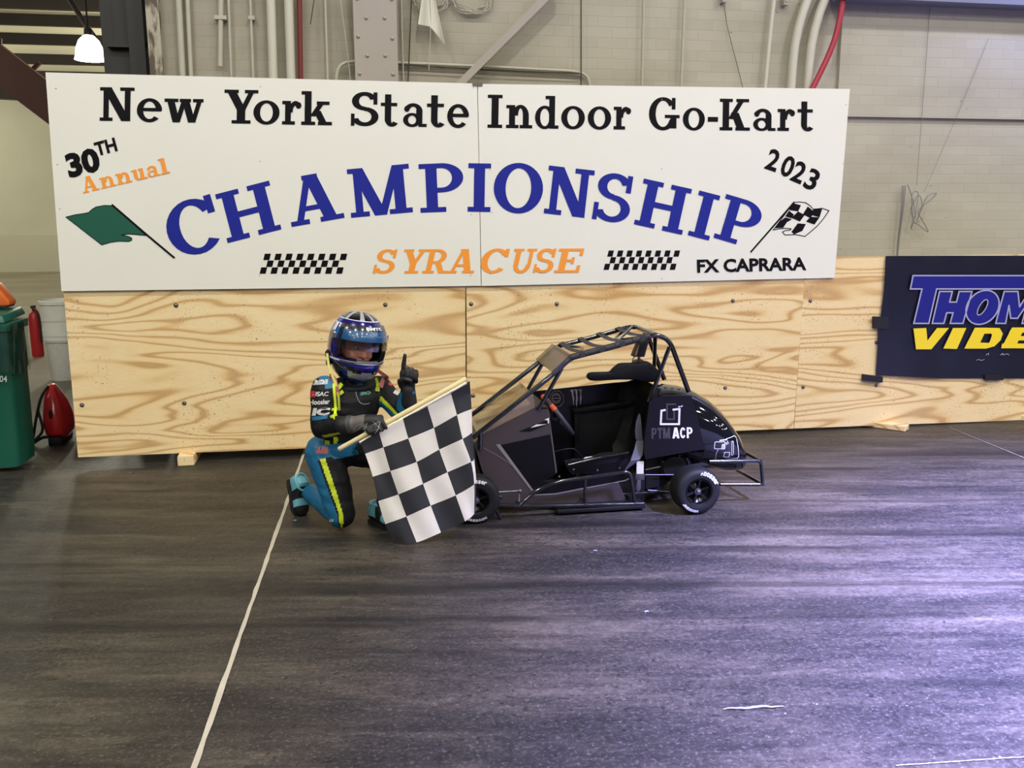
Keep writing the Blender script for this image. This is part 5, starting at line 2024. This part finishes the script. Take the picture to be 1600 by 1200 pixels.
def gridmesh(g, th):
    b = B()
    for j in range(len(g) - 1):
        for i in range(len(g[0]) - 1):
            b.face([g[j][i], g[j][i + 1], g[j + 1][i + 1], g[j + 1][i]])
    bmesh.ops.remove_doubles(b.bm, verts=b.bm.verts, dist=1e-6)
    bmesh.ops.recalc_face_normals(b.bm, faces=b.bm.faces)
    bmesh.ops.solidify(b.bm, geom=b.bm.faces[:], thickness=th)
    return b


# visor, tilted a little open; its sun strip carries pale lettering
vg = band(.000, .106, -70, 70, 1.035)
visor = obj('visor', gridmesh(vg, .002), glass('smoke_visor', (.74, .72, .74), .04, .04), helmet)
sg = band(.040, .083, -58, 58, 1.048)
obj('sun_strip', gridmesh(sg, .0008), M('blue_sun_strip', (22, 74, 120), .25, coat=.8), visor)
tg = band(.083, .105, -60, 60, 1.047)
obj('top_strip', gridmesh(tg, .0008), M('black_sun_strip', (22, 24, 34), .22, coat=.8), visor)


def arcmap(a0, a1, z0, z1, s):
    def f(u, v):
        z = z0 + (z1 - z0) * v
        sl = z / .158
        return hh_(*(helm(R(a0 + (a1 - a0) * u), math.asin(abs(sl) ** (1 / .96))) * s))
    return f


b = B()
flat(b, txt('BMTC', .05), arcmap(10, -34, .088, .100, 1.053))
obj('lettering', b, mh[4], visor, smooth=False)
b = B()
flat(b, txt('kart  sport  racing', .0), arcmap(44, -40, .058, .067, 1.053))
obj('strip_lettering', b, M('pale_blue_print', (90, 150, 190), .4), visor, smooth=False)
for s in (1, -1):
    b = B()
    c = hh_(*(helm(R(84 * s), .30) * 1.0))
    b.lathe([(0, -.004), (.024, -.004), (.024, .006), (.019, .010), (0, .010)], c, HR * s, 28)
    b.beam(c + HF * .005 + HR * s * .006, c + HF * .036 + HR * s * .002 + HU * .002, .022, .008, HR)
    obj('visor_pivot', b, M('clear_silver_pivot', (150, 150, 158), .25, .7), helmet)
# dark mouth vent and padding line on the chin bar
b = B()
for a0, a1 in ((14, 34), (-34, -14)):
    g = band(-.098, -.086, a0, a1, 1.012, 12, 3)
    for j in range(3):
        for i in range(12): b.face([g[j][i], g[j][i + 1], g[j + 1][i + 1], g[j + 1][i]])
obj('chin_vent', b, mh[1], helmet)
b = B()
g = band(-.060, -.050, -60, 60, .93, 40, 3)
b.tube([r for r in g[1]], .012, 8)
obj('port_trim', b, M('helmet_trim_rubber', (70, 72, 76), .6), helmet)

# -------- neck restraint, tethers and shoulder pads
b = B()
cr_ = neck - Z * .004 - FD * .01
b.tube([cr_ + RD * .098 * math.cos(2 * PI * k / 32) + FD * (.075 * math.sin(2 * PI * k / 32) + .0) - Z * .012 * math.sin(2 * PI * k / 32) for k in range(32)], .018, 12, closed=True)
obj('neck_collar', b, mt_sblack, drv)


def snug(pts, off=.006):
    """lays points given as (px,py) on the body surface"""
    out = []
    for px, py in pts:
        h = body_bvh.ray_cast(CAM, (at(px, py, 0) - CAM).normalized())
        if h[0] is None:
            h = body_bvh.find_nearest(at(px, py, -1.4))
        out.append(h[0] + h[1].normalized() * off)
    return out


def snug_strap(name, pts, hw, mat, off=.006, th=.003, label=None):
    D = []
    for i in range(len(pts) - 1):
        for t in range(4):
            D.append((pts[i][0] + (pts[i + 1][0] - pts[i][0]) * t / 4, pts[i][1] + (pts[i + 1][1] - pts[i][1]) * t / 4))
    D.append(pts[-1])
    P = snug(D, off)
    for _ in range(2):
        P = [P[0]] + [(P[i - 1] + P[i] * 2 + P[i + 1]) / 4 for i in range(1, len(P) - 1)] + [P[-1]]
    ws = []
    for i in range(len(P)):
        d = (P[min(i + 1, len(P) - 1)] - P[max(i - 1, 0)]).normalized()
        w = d.cross(V((0, -1, 0)))
        w = w.normalized() if w.length > 1e-4 else V((1, 0, 0))
        ws.append(w * (hw if not isinstance(hw, list) else hw[0] + (hw[1] - hw[0]) * i / (len(P) - 1)))
    b = B()
    b.ribbon(P, ws)
    bmesh.ops.remove_doubles(b.bm, verts=b.bm.verts, dist=1e-5)
    bmesh.ops.recalc_face_normals(b.bm, faces=b.bm.faces)
    bmesh.ops.solidify(b.bm, geom=b.bm.faces[:], thickness=th)
    return obj(name, b, mat, drv, label=label)


b = B()
t0 = at(511, 552, -1.335)
t1 = at(514, 575, -1.37)
P = [t0, t1] + snug([(521, 600), (525, 620), (527, 640)], .014)
b.ribbon(P, [V((.0055, 0, 0))] * 2 + [V((.0055, 0, 0))] * 3)
bmesh.ops.remove_doubles(b.bm, verts=b.bm.verts, dist=1e-5)
bmesh.ops.solidify(b.bm, geom=b.bm.faces[:], thickness=.003)
obj('tether', b, M('pale_yellow_webbing', (190, 190, 90), .6), drv, label='pale yellow tether from helmet to harness')
b = B()
b.ell(at(513, 553, -1.31), (.016, 0, 0), (0, .02, 0), (0, 0, .022), 12, 8)
b.ell(at(513, 566, -1.32), (.012, 0, 0), (0, .016, 0), (0, 0, .018), 12, 8)
obj('tether_anchor', b, mt_sblack, drv)
mt_pad = M('red_white_pad', (168, 92, 84), .6, var=.35, vs=60)
snug_strap('shoulder_pad', [(517, 586), (522, 602), (526, 618)], [.014, .009], mt_pad, .010, .006)
snug_strap('shoulder_pad', [(603, 580), (599, 592), (594, 606)], [.007, .011], mt_pad, .012, .006)
snug_strap('yellow_patch', [(527, 607), (533, 600)], .009, mt_syel, .006)
snug_strap('yellow_patch', [(526, 617), (535, 611)], .008, mt_syel, .006)
snug_strap('yellow_patch', [(587, 592), (590, 602), (588, 612)], [.006, .011], mt_syel, .006)
snug_strap('harness_strap', [(520, 600), (522, 625), (523, 655)], .006, mt_syel, .007)
snug_strap('harness_strap', [(517, 640), (524, 638), (531, 640)], .006, mt_syel, .009)
snug_strap('harness_strap', [(518, 654), (527, 650)], .006, mt_syel, .009)
snug_strap('chest_cord', [(555, 602), (556, 618), (561, 629), (568, 632), (577, 630)], .0015, M('pale_cord', (150, 150, 150), .6), .004)
snug_strap('waist_belt', [(515, 705), (522, 707), (530, 709), (545, 709), (560, 706)], .012, mt_steal, .005)
snug_strap('yellow_piping', [(508, 691), (515, 692)], .009, mt_syel, .006)


def suit_text(name, s, mat, x0, x1, y0, y1, a=0., bold=.03, shear=0., parent=None):
    g = boxmap((x0 + x1) / 2, (y0 + y1) / 2, x1 - x0, y1 - y0, a, -1.45, shear)
    b = B()
    polys = txt(s, bold) if isinstance(s, str) else s
    for q in polys:
        pts = []
        for u, v in q:
            p = g(u, v)
            h = body_bvh.ray_cast(CAM, (p - CAM).normalized())
            if h[0] is None: break
            pts.append(h[0] + h[1].normalized() * .003)
        else:
            try: b.face(pts)
            except ValueError: pass
    if len(b.bm.faces) == 0:
        b.bm.free()
        return
    bmesh.ops.recalc_face_normals(b.bm, faces=b.bm.faces)
    return obj(name, b, mat, parent or body, smooth=False)


def gridrc(n, m):
    return [[(i / n, j / m), ((i + 1) / n, j / m), ((i + 1) / n, (j + 1) / m), (i / n, (j + 1) / m)] for i in range(n) for j in range(m)]


mt_pw = M('suit_white_print', (210, 210, 210), .5)
mt_pg = M('suit_grey_print', (140, 150, 152), .5)
mt_pr = M('suit_red_print', (180, 36, 60), .5)
suit_text('sleeve_patch', gridrc(8, 2), mt_pg, 485.5, 512, 596, 601.5, 4)
suit_text('sleeve_lettering', 'RIDE', mt_pw, 492, 512, 594, 601, 2, .03, .25)
suit_text('sleeve_emblem', gridrc(5, 4), mt_pr, 483.5, 493, 611, 621, 0)
suit_text('sleeve_lettering', 'USAC', mt_pw, 489, 513, 612, 619, 1, .03, .2)
suit_text('sleeve_lettering', 'Hoosier', mt_pw, 485, 515, 624, 632, 3, .03, .1)
suit_text('sleeve_lettering', 'IC', mt_pw, 489, 515, 637, 649, 3, .06, .25)
suit_text('sleeve_trim', gridrc(8, 2), mt_steal, 488, 512, 650, 656, 5)
suit_text('chest_emblem', line_px([(0, .2), (.25, .75), (.45, .3), (.6, .7), (.8, .8), (1, .5), (.8, .2), (.55, .3)], .16), M('suit_green_print', (90, 150, 120), .5), 564, 578, 611, 618, 6)
suit_text('sleeve_patch', gridrc(3, 3), mt_pw, 603.5, 609, 585.5, 592, -30)
suit_text('sleeve_emblem', gridrc(3, 3), mt_pr, 607, 613, 597, 603, -30)
suit_text('sleeve_patch', gridrc(3, 3), mt_pw, 615, 623, 611, 617, -30)
b0 = suit_text('flag_patch', gridrc(6, 4), M('flag_patch_red', (156, 88, 92), .6, var=.2, vs=120), 494, 512, 698, 709, -2)
suit_text('flag_patch_corner', gridrc(3, 2), M('flag_patch_blue', (58, 60, 104), .6), 494, 502, 698, 703.5, -2)
suit_text('knee_lettering', [[(.0, .0), (.25, 0), (.25, 1), (0, 1)], [(.25, .8), (.8, .8), (.8, 1), (.25, 1)], [(.6, 0), (.85, 0), (1, .8), (.8, .8)]], mt_pw, 513, 523, 811, 829, 0)


# -------- shoes
mt_sole = M('black_sole', (22, 22, 24), .6)
mt_scyan = M('cyan_shoe_leather', (104, 168, 182), .5, var=.1)
mt_spale = M('sole_pattern', (196, 186, 160), .6)


def shoe(heel, toe, upv, L=.205, label=None, cyan=True):
    """heel and toe: points on the sole line; upv points from the sole to the instep"""
    d = (toe - heel).normalized()
    upv = (upv - d * upv.dot(d)).normalized()
    sd = d.cross(upv)
    st = [(-.01, .018, .05), (.0, .028, .075), (.12, .033, .105), (.28, .034, .115), (.42, .034, .09), (.6, .04, .062), (.78, .042, .05), (.92, .034, .042), (1.0, .018, .03)]
    rings, sole = [], []
    for t, w, h in st:
        c = heel + d * (L * t)
        rings.append([c + sd * w * math.copysign(abs(math.cos(a)) ** .7, math.cos(a)) + upv * (h / 2 + .008 + h / 2 * math.copysign(abs(math.sin(a)) ** .7, math.sin(a))) for a in [2 * PI * k / 24 for k in range(24)]])
        sole.append([c + sd * (w + .003) * x + upv * z for x, z in ((-1, 0), (1, 0), (1.02, .014), (-1.02, .014))])
    b = B()
    b.loft(rings)
    bmesh.ops.subdivide_edges(b.bm, edges=b.bm.edges[:], cuts=1, smooth=.5, use_grid_fill=True)
    if cyan:
        for f in b.bm.faces:
            q = f.calc_center_median() - heel
            t, z = q.dot(d) / L, q.dot(upv)
            if t < .34 and z > .035 or (.62 < t < .8 and z > .03): f.material_index = 1
    s = obj('shoe', b, [mt_sblack, mt_scyan], drv, label=label)
    b = B()
    b.loft(sole)
    so = obj('sole', b, mt_sole, s)
    b = B()
    for cx, r in ((.62, .026), (.62, .014), (.2, .020), (.2, .010)):
        c = heel + d * (L * cx) - upv * .001
        b.tube([c + d * math.cos(2 * PI * k / 20) * r * 1.25 + sd * math.sin(2 * PI * k / 20) * r for k in range(20)], .0028, 6, closed=True)
    obj('tread_pattern', b, mt_spale, so)
    b = B()
    c = heel + d * (L * .22) + upv * .098
    b.tube([c + d * .045 * math.cos(2 * PI * k / 20) + sd * .033 * math.sin(2 * PI * k / 20) for k in range(20)], .006, 8, closed=True)
    obj('cuff', b, mt_scyan if cyan else mt_sblack, s)
    return s


hl, to = at(456, 750, -1.055), at(467, 801, -1.13)
to.z = .022
shoe(hl, to, FD + Z * .25, .195, 'black and cyan boot resting on its toes')
h2 = at(583, 818, -1.30)
h2.z = .002
shoe(h2, h2 + FD * .2, Z, .20, 'black boot with cyan trim flat on the floor', True)

# -------- gloves
mt_glove = M('black_glove', (24, 23, 26), .6, bump=.08, bs=200)
mt_gloveg = M('grey_glove_back', (92, 86, 84), .6, bump=.08, bs=200)

# flag stick line
s0, s1 = at(529, 702, -1.625), at(729, 591.5, -1.655)
sd = (s1 - s0).normalized()
su = (Z - sd * Z.dot(sd)).normalized()
sf_ = sd.cross(su)                              # away from or towards the photographer
if sf_.y > 0: sf_ = -sf_
grip = at(590, 667, -1.63)
grip = s0 + sd * (grip - s0).dot(sd)

b = B()
kn = []
for k in range(4):
    c = grip + sd * (-.026 + .0195 * k)
    r1 = .0255
    pt = lambda a, r=r1: c + (sf_ * math.cos(R(a)) + su * math.sin(R(a))) * r
    L_ = (0, .004, .001, -.006)[k]
    b.limb([pt(128, r1 + .006), pt(72, r1 + .004 + L_ * .3), pt(25), pt(-25), pt(-75, r1 - .002), pt(-120, r1 - .003 + L_ * .2)], [.0105, .0105, .0100, .0098, .0092, .0080], 12, 4)
    kn.append(pt(100, r1 + .006))
palm_c = (kn[0] + kn[3]) / 2
wr = rwri + (palm_c - rwri).normalized() * .012
b.limb([rwri, wr.lerp(palm_c, .5) + su * .004, palm_c], [.034, .034, .030], 18)
b.limb([wr.lerp(palm_c, .55), kn[3] + su * .002], [.028, .014], 14)
b.limb([wr.lerp(palm_c, .55), kn[0] + su * .002], [.030, .014], 14)
# thumb over the near side of the stick
tb = wr.lerp(palm_c, .45) + sf_ * .018 - su * .012
b.limb([tb, grip - sd * .038 + sf_ * .030 + su * .006, grip - sd * .012 + sf_ * .037 + su * .000, grip + sd * .010 + sf_ * .036 - su * .003], [.015, .0125, .0115, .0095], 12, 4)
b.limb([rwri - (wr - rwri).normalized() * .035, rwri + (wr - rwri).normalized() * .006], [.041, .038], 18)
bm = fuse(b, .0032, 2)
for f in bm.faces:
    c = f.calc_center_median()
    t = (c - rwri).dot((palm_c - rwri).normalized()) / (palm_c - rwri).length
    if .06 < t < .66 and (f.normal.y < -.25 or f.normal.z > .55): f.material_index = 1
g1_bvh = BVHTree.FromBMesh(bm)
g1 = obj('glove', bm, [mt_glove, mt_gloveg], drv, ang=180, label='black and grey glove gripping the flag stick')
b = B()
for q in ([(552, 672), (558, 664), (566, 660), (560, 670), (553, 676)], [(560, 673), (566, 664), (574, 659), (570, 668), (562, 675)], [(580, 662), (590, 657), (594, 655), (590, 666), (584, 674)], [(582, 656), (590, 662), (596, 668)]):
    P = []
    for px, py in dense(q, False, 2):
        h = g1_bvh.ray_cast(at(px, py, -1.9), V((0, 1, 0)))
        p_ = at(px, py, -1.62)
        h = g1_bvh.ray_cast(p_ - V((0, .3, 0)), V((0, 1, 0)))
        if h[0] is not None: P.append(h[0] + h[1] * .0005)
    if len(P) > 2: b.tube(P, .0008, 5)
obj('glove_stitching', b, M('pale_stitching', (176, 174, 172), .6), g1)
b = B()
ca = (wr - rwri).normalized()
b.tube([rwri - ca * .012, rwri + ca * .006], [.0425, .041], 20)
obj('wrist_strap', b, M('grey_wrist_strap', (60, 60, 64), .6), g1)

# left hand, index finger up, palm towards the photographer
Hd = (at(634, 566, -1.40) - lwri).normalized()
side = (RT - Hd * RT.dot(Hd)).normalized()
pn = side.cross(Hd).normalized()
if pn.y > 0: pn = -pn
b = B()
w0 = lwri
pc = w0 + Hd * .085
rg = []
for t, wx, wy in ((-.03, .036, .032), (.0, .033, .027), (.03, .034, .024), (.065, .039, .024), (.095, .040, .022), (.110, .034, .016)):
    c = w0 + Hd * t + side * (.002 + .10 * max(0, t - .02) * .6)
    rg.append([c + side * wx * math.copysign(abs(math.cos(a)) ** .8, math.cos(a)) + pn * wy * math.copysign(abs(math.sin(a)) ** .8, math.sin(a)) for a in [2 * PI * k / 24 for k in range(24)]])
b.loft(rg)
base = lambda k: w0 + Hd * (.103, .108, .102, .090)[k] + side * (-.020 + .020 * k + .006)
ib = base(0)
b.limb([ib - Hd * .01, ib + Hd * .030 + side * .003, ib + Hd * .055 + side * .008, ib + Hd * .078 + side * .013], [.0125, .0118, .0105, .0090], 12, 5)
for k in (1, 2, 3):
    p = base(k)
    l = (0, .034, .032, .027)[k]
    b.limb([p - Hd * .012, p + Hd * .012 + pn * .008, p + Hd * .010 + pn * l, p - Hd * .014 + pn * (l + .008), p - Hd * .034 + pn * (l - .004), p - Hd * .036 + pn * .020], [.0115, .0120, .0115, .0105, .0098, .0085], 12, 4)
tb = w0 + Hd * .035 - side * .026 + pn * .012
b.limb([tb, tb + Hd * .028 - side * .006 + pn * .014, base(1) - Hd * .030 + pn * .046 - side * .006, base(2) - Hd * .034 + pn * .046 - side * .004], [.0155, .0135, .0115, .0092], 12, 4)
b.limb([w0 - Hd * .055, w0 + Hd * .008], [.040, .036], 18)
bm = fuse(b, .0032, 2)
g2 = obj('glove', bm, mt_glove, drv, ang=180, label='black glove with raised index finger')
b = B()
for k in (1, 2):
    p = base(k) + Hd * .016 + pn * .012
    b.ell(p + pn * .008, side * .0085, Hd * .007, pn * .013, 14, 8)
obj('knuckle_patch', b, mt_gloveg, g2)
b = B()
b.tube([w0 + Hd * .010, w0 + Hd * .018], [.0345, .034], 20)
obj('wrist_strap', b, M('dark_wrist_strap', (40, 40, 44), .5), g2)

# ------------------------------------------------------------------ checkered flag
flag = thing('checkered_flag', 'black and white checkered flag on a pale wooden stick held by the driver', 'flag', at(620, 853, -1.66))
mt_wood = M('pale_stick_wood', (214, 196, 150), .55, var=.08, vs=40)
b = B()
b.tube([s0, s0 + sd * .01, s0.lerp(s1, .5), s1 - sd * .004, s1], [.0085, .0105, .0108, .0108, .009], 14)
stick = obj('stick', b, mt_wood, flag)
b = B()
q0, q1 = at(562, 691.5, -1.640), at(729, 598, -1.665)
b.tube([q0, q1], .0062, 10)
obj('sleeve_dowel', b, M('cream_sleeve', (226, 218, 196), .7), flag)
CP = [[(563, 692), (592, 675), (629.5, 654.5), (667.4, 633.5), (704, 612.5), (734, 595.5)],
      [(570.5, 709), (599, 699), (638, 685), (678, 668.5), (714, 648.5), (737, 639)],
      [(582.5, 745), (610, 736), (651, 721.7), (686.4, 702.5), (723, 685.6), (738, 676)],
      [(591, 783), (622.5, 772.5), (661, 756), (699, 738), (736, 721.7), (741, 716)],
      [(602, 819), (635, 807), (673, 790), (712, 774), (741, 757), (744, 750)],
      [(616, 852), (651, 847.5), (689, 832), (726.5, 814.7), (741, 803), (744, 796)]]


def cat(p0, p1, p2, p3, t):
    return tuple(.5 * (2 * p1[i] + (p2[i] - p0[i]) * t + (2 * p0[i] - 5 * p1[i] + 4 * p2[i] - p3[i]) * t * t + (3 * p1[i] - p0[i] - 3 * p2[i] + p3[i]) * t ** 3) for i in (0, 1))


def cm(seq, x):
    n = len(seq) - 1
    i = min(int(x), n - 1)
    ext = lambda a, c: (2 * a[0] - c[0], 2 * a[1] - c[1])
    p0 = seq[i - 1] if i > 0 else ext(seq[0], seq[1])
    p3 = seq[i + 2] if i + 2 <= n else ext(seq[n], seq[n - 1])
    return cat(p0, seq[i], seq[i + 1], p3, x - i)


SUB = 9
NN = 5 * SUB
b = B()
vg = []
for j in range(NN + 1):
    rw = []
    for i in range(NN + 1):
        u, v = i / SUB, j / SUB
        col_ = [cm(CP[r_], u) for r_ in range(6)]
        px, py = cm(col_, v)
        cx = max(0, (.55 - u)) * max(0, v - 4.4) * 9             # rounded lower left corner
        py -= cx * 2.2
        px += cx * .6
        fold = .010 * math.sin(u * 2.4 + v * .5) * min(1, v * .5) + .005 * math.sin(u * 5.1 - v * .9) * min(1, v * .4)
        y = -1.652 - .003 * v + fold + (.03 * max(0, u - 4.15) if v > .3 else 0)
        if v < .4: y -= .006 * (1 - v / .4)
        rw.append(b.bm.verts.new(at(px, py, y)))
    vg.append(rw)
for j in range(NN):
    for i in range(NN):
        f = b.bm.faces.new([vg[j][i], vg[j][i + 1], vg[j + 1][i + 1], vg[j + 1][i]])
        f.material_index = 0 if (i // SUB + j // SUB) % 2 == 0 else 1
for v in b.bm.verts:
    v.co.z = max(v.co.z, .004)
bmesh.ops.recalc_face_normals(b.bm, faces=b.bm.faces)
bmesh.ops.solidify(b.bm, geom=b.bm.faces[:], thickness=.0015)
obj('cloth', b, [M('flag_black', (38, 38, 44), .75, bump=.06, bs=90), M('flag_white', (222, 216, 208), .75, var=.03, vs=25, bump=.06, bs=90)], flag, ang=60)
